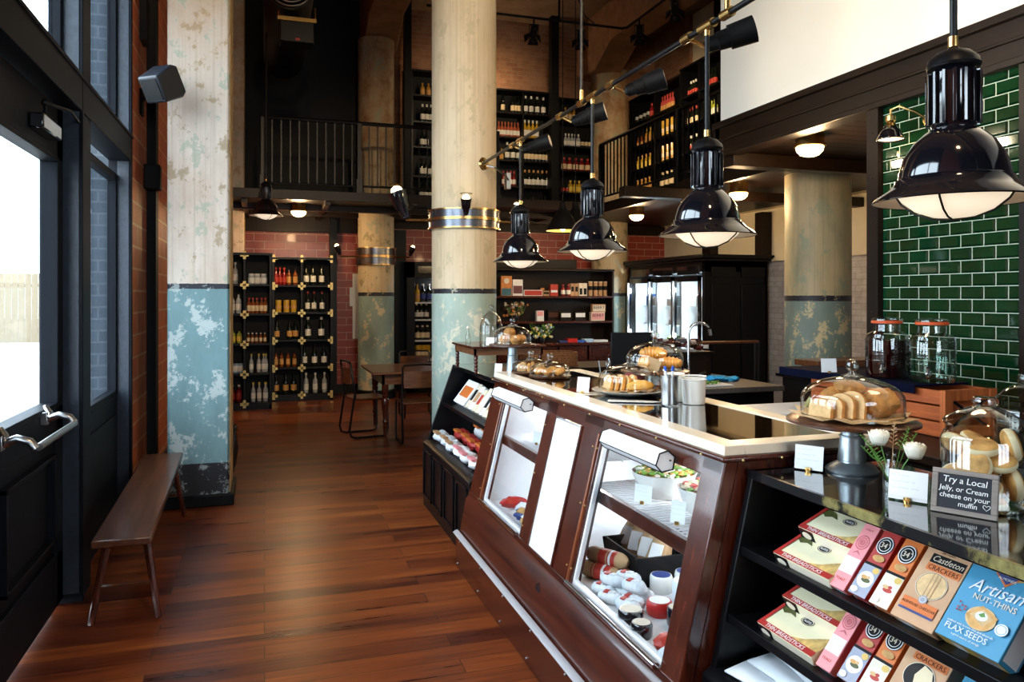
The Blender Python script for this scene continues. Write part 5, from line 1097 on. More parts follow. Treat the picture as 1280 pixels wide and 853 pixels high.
# croissants on their stand
CS = (1.80, 3.32, TR)
stand('dark wooden cake stand carrying the croissants', CS, .07, .165, .10, 'benchwood', 'galv')
CZ = TR + .1005
dome('cake_dome', 'tall glass dome over croissants behind the white plate', (CS[0], CS[1], CZ), .136, .132, .020)
def croissant(label, loc, rz, rx=0, L=.085):
    pts = []; tp = []
    for i in range(29):
        a = -1.1 + 2.2 * i / 28; pts.append((L * .75 * math.sin(a), L * .45 * (math.cos(a) - .7), 0)); tp.append((.22 + .78 * math.cos(a * 1.25) ** .7) * (1 + .09 * (1 if (i // 2) % 2 else -1)))
    w = MB(); w.M = Matrix.Rotation(rx, 4, 'X'); w.tube(pts, .030, 14, taper=tp); o = w.build('croissant', 'pastry', loc=loc, ang=70); o.rotation_euler = (0, 0, rz); return tag(o, label, 'croissant', 'croissants under the tall dome')
croissant('croissant at the lower right under the tall dome', (CS[0] + .045, CS[1] - .055, CZ + .034), R(-20))
croissant('croissant at the lower left under the tall dome', (CS[0] - .06, CS[1] + .0, CZ + .034), R(-100))
croissant('croissant at the back under the tall dome', (CS[0] + .04, CS[1] + .055, CZ + .034), R(160))
croissant('croissant on top of the pile under the tall dome', (CS[0] - .01, CS[1] + .0, CZ + .080), R(-35), R(10))
w = MB(); w.M = Matrix.Rotation(R(-50), 4, 'Z'); w.prism([(-.05, 0), (.03, 0), (.05, .05), (-.02, .07)], -.001, .001, 'y'); tag(w.build('paper_sheet', 'kraft', loc=(CS[0] - .055, CS[1] - .075, CZ + .001)), 'folded kraft paper before the croissants', 'paper')
# far end of the case top
for i, (x, y, d) in enumerate(((1.51, 4.31, 'low glass dome left of its twin at the far counter end'), (1.535, 4.055, 'low glass dome right of its twin at the far counter end'))):
    w = MB().lathe([(0, 0), (.115, 0), (.12, .01), (0, .01)], 36, cap=False); tag(w.build('wooden_board', 'benchwood', loc=(x, y, TR + .0005)), 'round wooden board under the far %s low dome' % ('left', 'right')[i], 'board')
    dome('cake_dome', d, (x, y, TR + .011), .112, .075, .019)
    for q in range(6):
        a = q * 1.05 + i
        if i == 0: slice_('%s caramel biscuit slice under the far left low dome' % ORD[q], (x + .06 * math.cos(a), y + .06 * math.sin(a), TR + .012), (.05, .05, .014), a, 0, 'biscuit slices under the far left dome', ('crumb', 'pastry'))
        else: o = MB().ball((0, 0, 0), .026, (1.1, 1, .8), 12, 0, .3, q).build('cookie', ('pastry', 'bread')[q % 2], loc=(x + .065 * math.cos(a), y + .065 * math.sin(a), TR + .034)); tag(o, '%s small bun under the far right low dome' % ORD[q], 'bun', 'buns under the far right dome')
FS = (1.49, 4.60, 1.0755)
stand('galvanised cake stand with brown muffins behind the far case end', FS, .07, .150, .232, 'benchwood', 'galv')
FZ = FS[2] + .2325
dome('cake_dome', 'glass dome over brown muffins on the far galvanised stand', (FS[0], FS[1], FZ), .116, .115, .018)
for i, (x, y, z) in enumerate(((-.055, .0, .032), (.0, -.055, .032), (.055, .01, .032), (.0, .055, .032), (-.02, -.0, .075))):
    o = MB().lathe([(.022, -.03), (.03, -.002)], 16).ball((0, 0, 0), .037, (1, 1, .75), 18, 0, .2, i, 4).build('brown_muffin', 'bread', loc=(FS[0] + x, FS[1] + y, FZ + z - .001)); tag(o, '%s brown muffin under the far stand dome' % ORD[i], 'muffin', 'brown muffins on the far stand')
place_card('white price card on the far rack top beside the case', (1.42, 4.70, 1.0755), R(-50), .055, .10, lines=False)
# riser: bell jar, bottle, cards
RT = 1.075 + .1885
dome('bell_jar', 'tall narrow glass bell jar on the riser table', (1.525, 5.20, RT), .082, .235, .018, group=None)
t = thing('tiny_bottle', 'tiny clear bottle with pale stopper at the left of the riser table', 'bottle', (1.44, 5.52, RT)); MB().lathe([(.016, 0), (.018, .004), (.018, .06), (.008, .075), (.007, .1)], 18).build('glass', 'jarglass', t); MB().ball((0, 0, .112), .013, seg=12).build('stopper', 'rim', t)
place_card('white price card before the bell jar on the riser table', (1.49, 5.085, RT), R(-35), .075, .06, lines=False)
place_card('small tan card right of the white card on the riser table', (1.58, 5.085, RT), R(-35), .05, .045, lines=False, group=None)

# ---- kitchen island things
IT = .9255
def faucet(loc):
    t = thing('faucet', 'chrome gooseneck bridge faucet behind the paper cups', 'faucet', loc, R(-15))
    MB().tube([(0, 0, .05)] + [(0, 0, .40)] + [(.085 - .085 * math.cos(a), 0, .40 + .085 * math.sin(a)) for a in [math.pi * i / 10 for i in range(1, 9)]], .010, 10).tube([(.155, 0, .435), (.165, 0, .39)], .014, 12).build('spout', 'chrome', t)
    MB().tube([(-.08, 0, .075), (.08, 0, .075)], .010, 10).build('bridge', 'chrome', t)
    for x in (-.08, .08):
        MB().lathe([(.02, 0), (.022, .005), (.012, .02), (.012, .09)], 16, (x, 0, 0)).build('pillar', 'chrome', t); MB().tube([(x, 0, .1), (x + (.05 if x > 0 else -.05), 0, .12)], .007, 8).build('lever', 'chrome', t)
    return t
faucet((3.02, 5.05, IT))
w = MB(); 
for i in range(7): w.ball((i * .035 - .1, .015 * math.sin(i * 2), .022 + .008 * math.sin(i)), .04, (1, 1.2, .5), 12, 0, .5, i)
tag(w.build('blue_cloth', 'skyblue', loc=(3.50, 5.35, IT)), 'crumpled bright blue cloth on the kitchen worktop', 'cloth')
t = thing('prep_tray', 'white tray of green herbs beside the faucet', 'tray', (3.22, 5.12, IT)); MB().box(-.17, .17, -.10, .10, 0, .012).build('tray', 'whitepl', t, bev=.004)
w = MB()
for i in range(60): a, q = random.uniform(0, 6.28), random.uniform(0, .08); x, y = q * math.cos(a) * 1.4, q * math.sin(a); w.ball((x, y, .02 + random.uniform(0, .012)), .011, (1, 1, .5), 6, 0, .4, i)
w.build('herbs', 'leaf', t)
t = thing('chocolate_crate', 'dark wooden crate on the kitchen island heaped with wrapped chocolates', 'crate', (3.38, 5.85, IT))
MB().box(-.24, .24, -.16, .16, 0, .20).box(-.26, .26, -.18, .18, .20, .215).build('crate', 'darkbrownz', t, bev=.004)
for i, x in enumerate(lin(-.19, .19, 8)):
    for j in range(3):
        o = MB(); o.M = Matrix.Rotation(R(random.uniform(-40, 40)), 4, 'Z') @ Matrix.Rotation(R(random.uniform(-30, 30)), 4, 'X'); o.box(-.024, .024, -.016, .016, -.016, .016).prism([(.024, -.014), (.04, -.02), (.04, .02), (.024, .014)], -.002, .002, 'y').prism([(-.024, -.014), (-.04, -.02), (-.04, .02), (-.024, .014)], -.002, .002, 'y')
        q = o.build('wrapped_chocolate', plain('wrapper_%d' % (j % 3), ((.09, .015, .012), (.55, .50, .48), (.03, .012, .01))[(i + j) % 3], .25, .2, .2), loc=(3.38 + x, 5.72 + j * .085, IT + .245 + (.03 if j else 0) + random.uniform(0, .035)), bev=.003)
        tag(q, 'wrapped chocolate, %s from left, %s row in the dark crate' % (ORD[i], ('front', 'middle', 'back')[j]), 'chocolate', 'wrapped chocolates in the dark crate')
t = thing('till_screen', 'black till screen standing behind the glass domes', 'screen', (2.75, 5.45, IT), R(-8))
MB().box(-.17, .17, -.012, .012, .10, .40).build('screen', 'blackmatt', t, bev=.006); MB().box(-.09, .09, -.08, .08, 0, .012).tube([(0, .01, .01), (0, .015, .15)], .016).build('foot', 'blackmatt', t)
bt = thing('bus_counter', 'dark wooden side counter behind the far domes', 'counter', (2.55, 7.4, 0)); MB().box(-.35, 1.1, -.35, .35, .86, .90).build('worktop', 'darkbrown', bt, bev=.004); MB().box(-.32, 1.05, -.32, .32, 0, .86).build('body', 'darkbrownz', bt)
t = thing('steel_bowl', 'small steel tub with kitchen tools behind the glass domes', 'bowl', (2.46, 5.35, IT)); MB().lathe([(0, .002), (.05, .002), (.068, .09), (.072, .092), (.072, .096), (.064, .092), (.05, .01)], 28, cap=False).build('tub', 'steel', t)
w = MB()
for a in range(6): w.tube([(.01, 0, .05), (.03, 0, .14), (.035 + .022 * math.cos(a), .022 * math.sin(a), .18), (.045, 0, .215)], .0018, 5)
w.build('whisk', 'chrome', t); MB().tube([(-.01, .01, .04), (-.03, .02, .19)], .005, 6).build('spoon_handle', 'steel', t)
t = thing('wicker_basket', 'low woven wicker basket on the side counter beyond the domes', 'basket', (2.75, 7.3, .9005))
w = MB()
for i in range(9): w.tube([(math.copysign(abs(math.cos(a)) ** .4, math.cos(a)) * .27, math.copysign(abs(math.sin(a)) ** .4, math.sin(a)) * .17, .012 + i * .016) for a in [2 * math.pi * q / 32 for q in range(32)]], .010, 6, closed=True)
w.build('weave', 'wicker', t); MB().box(-.26, .26, -.16, .16, 0, .02).build('bottom', 'wicker', t)

# ---- pantry shelf goods
PG = 'goods on the pantry shelf'
def carton(name, label, px0, px1, ybot, ytop, z, mats, cat='box', y=12.1, d=.08, group=PG, deco=None, text=None):
    x0, x1 = Xat(px0, y), Xat(px1, y); dd = y * .9515 + x0 * .3077; h = (ybot - ytop) * dd / 958; w_ = x1 - x0
    t = thing(name, label, cat, ((x0 + x1) / 2, y + d / 2, z), 0, group)
    MB().box(-w_ / 2, w_ / 2, -d / 2, d / 2, 0, h).build('box', mats[0], t, bev=.002)
    if len(mats) > 1:
        a, b2 = deco or (.35, .75); MB().box(-w_ / 2 + .01, w_ / 2 - .01, -d / 2 - .002, -d / 2, h * a, h * b2).build('printed_panel', mats[1], t)
    if len(mats) > 2: MB().lathe([(0, 0), (w_ * .25, 0)], 16, (0, 0, 0), cap=False).build('printed_disc', mats[2], t).matrix_local = Matrix.Translation((0, -d / 2 - .003, h * .75)) @ Matrix.Rotation(R(90), 4, 'X')
    if text: MB().text(text, w_ / max(4, len(text)) * 1.5, (0, -d / 2 - .0025, h * .42), (1, 0, 0), (0, 0, 1)).build('lettering', 'blackmatt', t)
    return t
orange = plain('orange_print', (.62, .22, .05), .5, 0, .3, 20); tealp = plain('teal_print', (.03, .14, .20), .5, 0, .2); tan_ = plain('tan_tube', (.48, .27, .13), .6, 0, .08); pinkp = plain('pink_print', (.80, .36, .36), .5, 0, .05)
carton('tall_box', 'tall orange and blue picture box at the left of the top pantry shelf', 626.5, 640, 369, 344, 1.625, (orange, tealp, 'rim'), deco=(.02, .38))
carton('tall_box', 'tall white biscuit box beside the orange one on the pantry shelf', 641, 653.5, 369, 348.5, 1.625, ('card', plain('plum_print', (.14, .04, .05), .5)), deco=(.15, .62))
carton('flat_box', 'long red and white box lying on the top pantry shelf', 655, 678, 369.5, 362, 1.625, ('card', 'redprint'), deco=(.1, .9))
carton('flat_box', 'dark brown packet right of the long red and white box', 679, 687, 369.5, 363, 1.625, (tan_, 'darkbrown'))
carton('round_tin', 'brown tin standing behind the flat boxes on the pantry shelf', 675, 681, 363, 355, 1.68, ('darkbrown', orange), y=12.2)
carton('gift_bag', 'bright red gift bag on the top pantry shelf', 688, 697.5, 369.5, 355, 1.625, ('redprint', 'card'), deco=(.3, .5))
for i, (a, b2) in enumerate(((701, 706.5), (708, 713))): row([Xat((a + b2) / 2, 12.12)], 12.12, 1.625, ('spirit', 'red', 'white', 'red', .038, .19), 'on the pantry shelf, %s of two' % ORD[i], PG, 'red bottle with white label')
for i, (a, b2) in enumerate(((713.5, 718), (718.5, 723))): carton('paper_pouch', '%s kraft pouch with black label on the top pantry shelf' % ORD[i].capitalize(), a, b2, 370, 354.5, 1.625, (tan_, 'blackmatt'), cat='pouch', deco=(.35, .75))
for i, (a, b2) in enumerate(((724, 728.5), (729, 734))): carton('paper_pouch', '%s cream pouch with dark window on the top pantry shelf' % ORD[i].capitalize(), a, b2, 370, 354, 1.625, ('rim', 'blackmatt'), cat='pouch', deco=(.1, .6))
def canister(label, px, y=12.12):
    t = thing('paper_canister', label, 'canister', (Xat(px, y), y, 1.6255), 0, 'tan canisters on the pantry shelf'); MB().cyl((0, 0, 0), .036, .235, 20).build('tube', tan_, t); MB().lathe([(.0368, .10), (.0368, .17)], 20, cap=False).build('black_band', 'blackmatt', t); MB().cyl((0, 0, .235), .037, .012, 20).build('lid', 'rim', t)
for i, p in enumerate((738, 744.5, 750.5, 756.5)): canister('tan paper canister with black band, %s from the left' % ORD[i], p)
def bouquet(label, loc, sz, cols, n=70):
    t = thing('dried_bouquet', label, 'flowers', loc)
    w = MB(); w.lathe([(.04, 0), (.06, .06), (.05, .1)], 14); w.build('pot', 'darkmetal', t)
    for ci, cname in enumerate(cols):
        w = MB()
        for i in range(n // len(cols)): a = random.uniform(0, 6.28); q = random.random() ** .6; w.ball((q * sz[0] * math.cos(a), q * .08 * math.sin(a), .1 + random.uniform(-.04, 1) * sz[1]), random.uniform(.012, .024), seg=8, rough=.5, seed=i)
        w.build('blossoms', cname, t)
    w = MB()
    for i in range(30): x = random.uniform(-1, 1) * sz[0]; w.tube([(0, 0, .06), (x * .6, 0, .12), (x, random.uniform(-.04, .04), .12 + random.uniform(.3, 1.1) * sz[1])], .003, 4)
    w.build('stems', 'leaf', t); return t
bouquet('dried bouquet of brown and cream blossoms on the middle pantry shelf', (Xat(645, 12.15), 12.17, 1.2005), (.21, .22), (orange, 'rim', 'benchwood'))
bouquet('bouquet of pale blue and yellow flowers on the pantry counter', (Xat(677, 11.95), 11.96, .8455), (.22, .20), (plain('pale_blue_petal', (.45, .58, .72), .5), 'leaf', plain('yellow_petal', (.75, .62, .12), .5), 'petal'), 60)
carton('card_stack', 'small pink and white packets on the middle pantry shelf', 671, 680, 401, 388, 1.20, ('card', pinkp), deco=(.5, .95))
carton('dark_box', 'dark peaked box on the middle pantry shelf', 685, 698, 401, 387, 1.20, ('darkbrown', 'benchwood'), y=12.2)
for i, (a, b2) in enumerate(((701, 714), (719, 732))): carton('dark_box', 'dark box with white label, %s of two, middle pantry shelf' % ORD[i], a, b2, 401.5, 390, 1.20, ('darkbrown', 'card'), deco=(.4, .85), text=None)
carton('wooden_box', 'lower of two stacked pale printed boxes on the pantry shelf', 739, 756, 402, 391, 1.20, ('rim', pinkp, ), deco=(.12, .88), text='BERRY')
carton('wooden_box', 'upper of two stacked pale printed boxes on the pantry shelf', 740.5, 757, 391, 381, 1.345, (tan_, 'rim'), deco=(.12, .88), text='BERRY')
for i, (a, b2, c_, nm, q) in enumerate(((700, 710, 'blue', 'violet', 2.5), (710, 722, 'red', 'red', 5), (722, 733, plain('cobalt', (.03, .12, .5), .5), 'blue', 2.5), (731, 742, plain('paleblue', (.45, .65, .85), .5), 'pale blue', 4), (743, 760, 'card', 'white', 2.5))):
    carton('folded_napkins', '%s folded napkins on the pantry counter' % nm.capitalize(), a, b2, 430, 430 - q, .8455, (c_,), cat='napkins', y=11.88, d=.14)
# ---- fridge goods
FG = 'goods in the glass door fridge'
for i, (y, z, c_, nm, h, yy) in enumerate(((11.9, 1.46, plain('fridge_blue', (.04, .18, .55), .4), 'blue carton', .2, .14), (11.7, 1.46, 'card', 'white tub', .16, .1), (11.95, .82, 'card', 'white jar', .14, .08), (11.75, .82, 'redprint', 'red tub', .1, .08), (10.95, 1.46, plain('fridge_pale', (.5, .75, .85), .4), 'pale bag', .17, .16), (11.2, 1.46, 'card', 'white bag', .15, .12),
     (10.95, .82, 'leaf', 'green bunch', .16, .12), (11.2, .82, 'leaf', 'second green bunch', .15, .1), (11.05, .5, 'rim', 'cream parcel', .1, .16), (11.25, .5, plain('yellowpack', (.7, .5, .08), .4), 'yellow packet', .08, .1), (10.2, 1.46, 'whitepl', 'stack of white trays', .2, .3), (10.2, 1.14, 'whitepl', 'row of white tubs', .12, .34), (10.15, .5, 'card', 'wide white parcel', .12, .3), (11.15, 1.14, 'card', 'small white tub', .1, .09))):
    w = MB().box(-.1, .1, -yy / 2, yy / 2, 0, h * .85).box(-.085, .085, -yy / 2 + .012, yy / 2 - .012, h * .85, h); o = w.build('fridge_goods' if 0 else nm.split(' of ')[-1].replace(' ', '_'), c_, loc=(6.42, y, z + .001), bev=.008); tag(o, '%s behind the glass fridge doors' % nm.capitalize(), nm.split()[-1], FG)
# ================================================================== inside the deli case
ZW = .804
def bowl(label, loc, r, h, foodcols, seed):
    t = thing('serving_bowl', label, 'bowl', loc)
    MB().lathe([(0, 0), (r * .62, 0), (r * .72, h * .1), (r * .96, h * .85), (r, h), (r * .97, h), (r * .9, h * .8), (r * .6, h * .12)], 44, cap=False).build('bowl', 'ceramic', t)
    random.seed(seed)
    MB().lathe([(0, h * .92), (r * .6, h * .9), (r * .94, h * .82)], 32, cap=False).build('salad_bed', foodcols[0], t)
    for c_ in foodcols:
        w = MB()
        for i in range(46): a = random.uniform(0, 6.28); q = random.random() ** .5 * r * .84; w.ball((q * math.cos(a), q * math.sin(a), h * .93 + .018 * (1 - q / r) + random.uniform(0, .01)), random.uniform(.007, .014), (1.2, 1, .6), 7, 0, .5, i)
        w.build('salad', c_, t)
    return t
gr2 = plain('herb_green', (.16, .34, .05), .5, 0, .3); or2 = plain('roast_orange', (.72, .34, .08), .5, 0, .3); pk2 = plain('radish_pink', (.72, .12, .12), .5, 0, .3); pa2 = plain('pasta_cream', (.82, .72, .50), .5, 0, .1)
bowl('large white bowl of green and orange salad in the near bay', (1.53, 2.745, ZW), .130, .098, (or2, gr2, gr2, 'petal'), 1)
bowl('white bowl of pink and cream pasta salad in the near bay', (1.56, 2.475, ZW), .112, .095, (pa2, pk2, pa2, gr2), 2)
bowl('white bowl of pale salad in the far bay', (1.56, 3.83, ZW), .12, .11, (pa2, pa2, 'petal'), 3)
t = MB().lathe([(0, .002), (.028, .002), (.030, .09), (.027, .09), (.026, .006)], 24, cap=False).build('glass_tumbler', 'jarglass', loc=(1.74, 2.90, ZW)); tag(t, 'small glass tumbler on the wire shelf behind the salad bowl', 'glass')
CG_ = 'cards on the case wire shelves'
place_card('white written card before the green salad bowl', (1.385, 2.655, ZW), R(-62), .078, .072, group=CG_)
place_card('white written card before the pink salad bowl', (1.375, 2.375, ZW), R(-62), .058, .082, group=CG_)
place_card('white written card in the far bay beside the pale salad', (1.40, 3.90, ZW), R(-60), .06, .07, group=CG_)
place_card('cream card leaning at the right end of the wire shelf', (1.37, 2.13, ZW), R(-40), .07, .07, lines=False, group=CG_)
DZ = ZS + .0125
redlab = M['redprint']
def tube_pack(name, label, loc, L, r, rz, mats, band, cat, group, tilt=0, seedv=0):
    w = MB(); n_ = 15; pts = [(-L / 2 + L * i / (n_ - 1), 0, 0) for i in range(n_)]
    tp = [(.35, .75, .95)[i] if i < 3 else ((.35, .75, .95)[n_ - 1 - i] if i > n_ - 4 else 1 + .05 * math.sin(i * 2.3 + seedv)) for i in range(n_)]
    t = thing(name, label, cat, loc, rz, group)
    w.tube(pts, r, 16, taper=tp); w.build('wrapped_body', mats, t)
    if band: w = MB(); w.tube([(-L * band[0], 0, 0), (L * band[1], 0, 0)], r * 1.03, 16); w.build('label_band', band[2], t)
    if band and len(band) > 3: w = MB(); w.tube([(L * band[3], 0, 0), (L * band[4], 0, 0)], r * 1.045, 16); w.build('label_stripe', band[5], t)
    t.rotation_euler = (0, tilt, rz); return t
for i, (dx, dy, dz) in enumerate(((.0, .0, 0), (.075, .02, .0), (.035, .01, .052))):
    tube_pack('paper_sausage', 'kraft wrapped sausage with red label, %s' % ('front one of the pile', 'rear one of the pile', 'top one of the pile')[i], (1.32 + dx, 2.905 + dy * .5, DZ + .034 + dz), .21, .033, R(-60), 'kraft', (.12, .30, redlab, .12, .17, 'card'), 'sausage', 'kraft wrapped sausages', seedv=i)
CHB = [(1.265, 2.745, .024), (1.255, 2.660, .024), (1.325, 2.700, .024), (1.315, 2.600, .024), (1.395, 2.755, .024), (1.385, 2.655, .024), (1.29, 2.725, .066), (1.36, 2.725, .066), (1.34, 2.635, .066), (1.285, 2.575, .024)]
for i, (x, y, z) in enumerate(CHB):
    a_ = R(-58 + 8 * math.sin(i * 2)); t = tube_pack('cheese_log', 'white wrapped goat cheese log, %s in the pile' % ORD[i], (x, y, DZ + z), .105, .0235, a_, 'papertowel', (.26, .20, 'card'), 'cheese', 'white cheese logs', seedv=i)
    MB().box(-.026, -.008, -.017, .012, .0205, .0252).box(.0, .02, -.012, .010, .0205, .0252, k=1).build('printed_label', [redlab, plain('grey_small_print', (.4, .4, .42), .6)] if i == 0 else LP_, t)
    LP_ = [redlab, M['card']] if i == 0 else LP_
def wheel(label, loc, r, h, side, top, lab=None, tilt=0, group='cheese wheels in the case'):
    t = thing('round_cheese', label, 'cheese', loc, 0, group)
    MB().lathe([(0, 0), (r * .9, 0), (r, h * .15), (r, h * .85), (r * .9, h), (0, h)], 28, cap=False).build('wheel', side, t)
    MB().lathe([(0, h + .001), (r * .8, h + .001)], 28, cap=False).build('top_label', top, t)
    if lab: MB().lathe([(0, h + .0015), (r * .45, h + .0015)], 20, cap=False).build('crest', lab, t)
    return t
CW = [
 ('white round cheese with blue label, left of the three', 1.515, 2.825, .044, .066, 'ceramic', 'blue'), ('white round cheese with blue label, front of the three', 1.500, 2.715, .046, .066, 'ceramic', 'blue'),
 ('white round cheese with blue label, right of the three', 1.595, 2.690, .044, .078, 'ceramic', 'blue'), ('plain white wrapped cheese at the back right', 1.655, 2.80, .052, .09, 'papertowel', 'card'),
 ('white wrapped cheese at the right glass edge', 1.535, 2.600, .046, .08, 'papertowel', 'card'), ('red waxed round cheese with white top', 1.385, 2.520, .048, .052, 'red', 'card'),
 ('black waxed round cheese before the white logs', 1.245, 2.475, .046, .055, 'blackgloss', 'rim'), ('black waxed round cheese nearest the glass', 1.235, 2.372, .038, .05, 'blackgloss', 'rim'), ('black waxed round cheese right of the red one', 1.40, 2.415, .040, .065, 'blackgloss', 'rim')]
for q in CW: wheel(q[0], (q[1], q[2], DZ), *q[3:])
for i, (x, y) in enumerate(((1.27, 2.25), (1.33, 2.20), (1.25, 2.17))):
    w = MB().ball((0, 0, .028), .045, (1.2, .8, .62), 16, 0, .35, i + 3); tag(w.build('meat_pack', (redlab, 'redprint', 'papertowel')[i], loc=(x, y, DZ)), ('Glossy red meat packet at the near corner', 'Second red meat packet at the near corner', 'White packet nearest the case corner')[i], 'packet', 'packets at the near corner')
t = thing('black_bin', 'black plastic bin at the back of the near bay', 'bin', (1.60, 2.92, DZ)); MB().prism([(-.17, 0), (.17, 0), (.19, .12), (-.19, .12)], -.16, -.15, 'y').prism([(-.17, 0), (.17, 0), (.19, .12), (-.19, .12)], .15, .16, 'y').box(-.18, -.17, -.16, .16, 0, .12).box(.17, .18, -.16, .16, 0, .12).box(-.17, .17, -.16, .16, 0, .008).build('bin', 'blackmatt', t, bev=.003)
for i in range(7):
    w = MB(); w.M = Matrix.Rotation(R(-64 + 4 * (i % 3)), 4, 'Z') @ Matrix.Rotation(R(-28), 4, 'X'); w.ball((0, 0, .09), .085, (.55, .22, 1.15), 14, 0, .35, i * 3, 2.2).box(-.028, .028, -.022, -.017, .05, .13, k=1)
    tag(w.build('paper_parcel', ['kraft', redlab if i % 2 else 'card'], loc=(1.50 + .045 * (i % 2), 3.05 - i * .043, DZ + .03)), 'kraft paper parcel in the black bin, %s from left' % ORD[i], 'parcel', 'kraft parcels in the black bin')
# far bay floor
w = MB().ball((0, 0, .035), .05, (1.5, .7, .62), 16, 0, .4, 2); tag(w.build('pepper_pack', 'red', loc=(1.31, 4.03, DZ)), 'shiny red pepper pack on the floor of the far bay', 'packet')
for i, (x, y, c_, d) in enumerate(((1.33, 3.88, 'papertowel', 'white round packet'), (1.29, 3.78, 'blue', 'blue and yellow packet'), (1.36, 3.76, 'card', 'white framed packet'), (1.28, 3.67, 'muffin', 'golden packet'), (1.36, 3.62, 'muffin', 'second golden packet'), (1.30, 3.56, 'card', 'pale packet'))):
    w = MB(); w.M = Matrix.Rotation(R(-50 - 12 * i), 4, 'Z') @ Matrix.Rotation(R(25), 4, 'X'); w.ball((0, 0, .02), .052, (1.1, .8, .45), 14, 0, .3, i); w.box(-.03, .03, -.02, .02, .042, .045, k=1)
    tag(w.build('deli_packet', [c_, ('card', 'muffin', 'blackmatt', 'card', 'redprint', 'muffin')[i]], loc=(x, y, DZ + .02)), d.capitalize() + ' on the floor of the far bay', 'packet', 'packets in the far bay')

# ================================================================== boxes on the near snack rack
TH = R(51); UY = Vector((math.cos(TH), 0, math.sin(TH))); UX = Vector((0, -1, 0)); UN = UX.cross(UY)   # outward normal
def frame(px, zsh, t_, xf=None):
    """lower left corner of a reclined box face on the shelf whose lip is at zsh"""
    z = zsh - .035 + .008 + math.cos(TH) * t_ + .001; x = gx(zsh) + .03; return Vector((x, Yat(px, x), z))
class Face:
    """collects flat print on the face of one reclined box"""
    def __init__(s, O, w, h, t, name, label, body, group='cracker boxes on the snack rack', edge=None, th=TH):
        global UY, UN
        UY = Vector((math.cos(th), 0, math.sin(th))); UN = UX.cross(UY)
        s.O, s.w, s.h = O, w, h; s.t = thing(name, label, 'box', tuple(O), 0, group)
        m = MB(); v = [Vector(q) for q in ((0, 0, 0), (w, 0, 0), (w, h, 0), (0, h, 0), (0, 0, -t), (w, 0, -t), (w, h, -t), (0, h, -t))]
        m.add([tuple(UX * q.x + UY * q.y + UN * q.z) for q in v], [(0, 1, 2, 3), (4, 7, 6, 5), (0, 4, 5, 1), (1, 5, 6, 2), (2, 6, 7, 3), (3, 7, 4, 0)])
        if edge: m.k = [0, 0, 1, 1, 1, 1]
        m.build('carton', [body, edge] if edge else body, s.t, bev=.0015); s.n = 0; s.body_t = t
    def P(s, x, y, d=0): return tuple(UX * x + UY * y + UN * (.0006 + .0002 * s.n + d))
    def rect(s, x0, y0, x1, y1, mat, name='printed_panel'):
        s.n += 1; MB().add([s.P(x0, y0), s.P(x1, y0), s.P(x1, y1), s.P(x0, y1)], [(0, 1, 2, 3)]).build(name, mat, s.t)
    def poly(s, pts, mat, name='printed_shape'):
        s.n += 1; MB().add([s.P(*p) for p in pts], [tuple(range(len(pts)))]).build(name, mat, s.t)
    def oval(s, cx, cy, rx, ry, mat, name='printed_disc', ring=0, rot=0):
        s.n += 1; N = 32; pt = lambda k_, i: (cx + rx * k_ * math.cos(2 * math.pi * i / N), cy + ry * k_ * math.sin(2 * math.pi * i / N))
        if ring: MB().add([s.P(*pt(1, i)) for i in range(N)] + [s.P(*pt(1 - ring, i)) for i in range(N)], [(i, (i + 1) % N, (i + 1) % N + N, i + N) for i in range(N)]).build(name, mat, s.t)
        else: MB().add([s.P(*pt(1, i)) for i in range(N)], [tuple(range(N))]).build(name, mat, s.t)
    def text(s, body, size, x, y, mat, align='CENTER', shear=0, name='lettering', slant=0, sp=1):
        s.n += 1; MB().text(body, size, s.P(x, y), UX + UY * slant, UY - UX * slant, align=align, shear=shear, depth=.00015, spacing=sp).build(name, mat, s.t)
    def side(s, a0, a1, d0, d1, mat, name='edge_print', body=None, size=.01):   # on the lower edge of the box (faces down-front)
        q = lambda a, d: tuple(UX * a - UY * .0006 - UN * d); MB().add([q(a0, d0), q(a1, d0), q(a1, d1), q(a0, d1)], [(3, 2, 1, 0)]).build(name, mat, s.t)
        if body: MB().text(body, size, tuple(UX * ((a0 + a1) / 2) - UY * .0010 - UN * (d1 - (d1 - d0) * .3)), UX, UN, depth=.00015).build('edge_lettering', 'card', s.t)
darkolive = plain('olive_landscape_print', (.10, .11, .03), .5, 0, .5, 40); cream2 = plain('cream_carton', (.80, .74, .50), .5, 0, .04); kraftc = plain('tan_carton', (.62, .36, .20), .55, 0, .06, 30); bluec = plain('sky_blue_carton', (.06, .30, .50), .4, 0, .04); goldc = plain('gold_print', (.60, .38, .10), .4, 0, .15, 20)
pinkc = plain('pink_carton', (.85, .30, .32), .5, 0, .04); rosec = plain('rose_print', (.55, .12, .14), .5, 0, .2, 60); orangec = plain('burnt_orange_print', (.68, .17, .03), .5, 0, .05); greyc = plain('slate_blue_print', (.35, .37, .46), .5, 0, .1); darkred = plain('deep_red_print', (.42, .03, .025), .5, 0, .05); wheat = plain('wheat_photo_print', (.58, .40, .14), .5, 0, .4, 40)
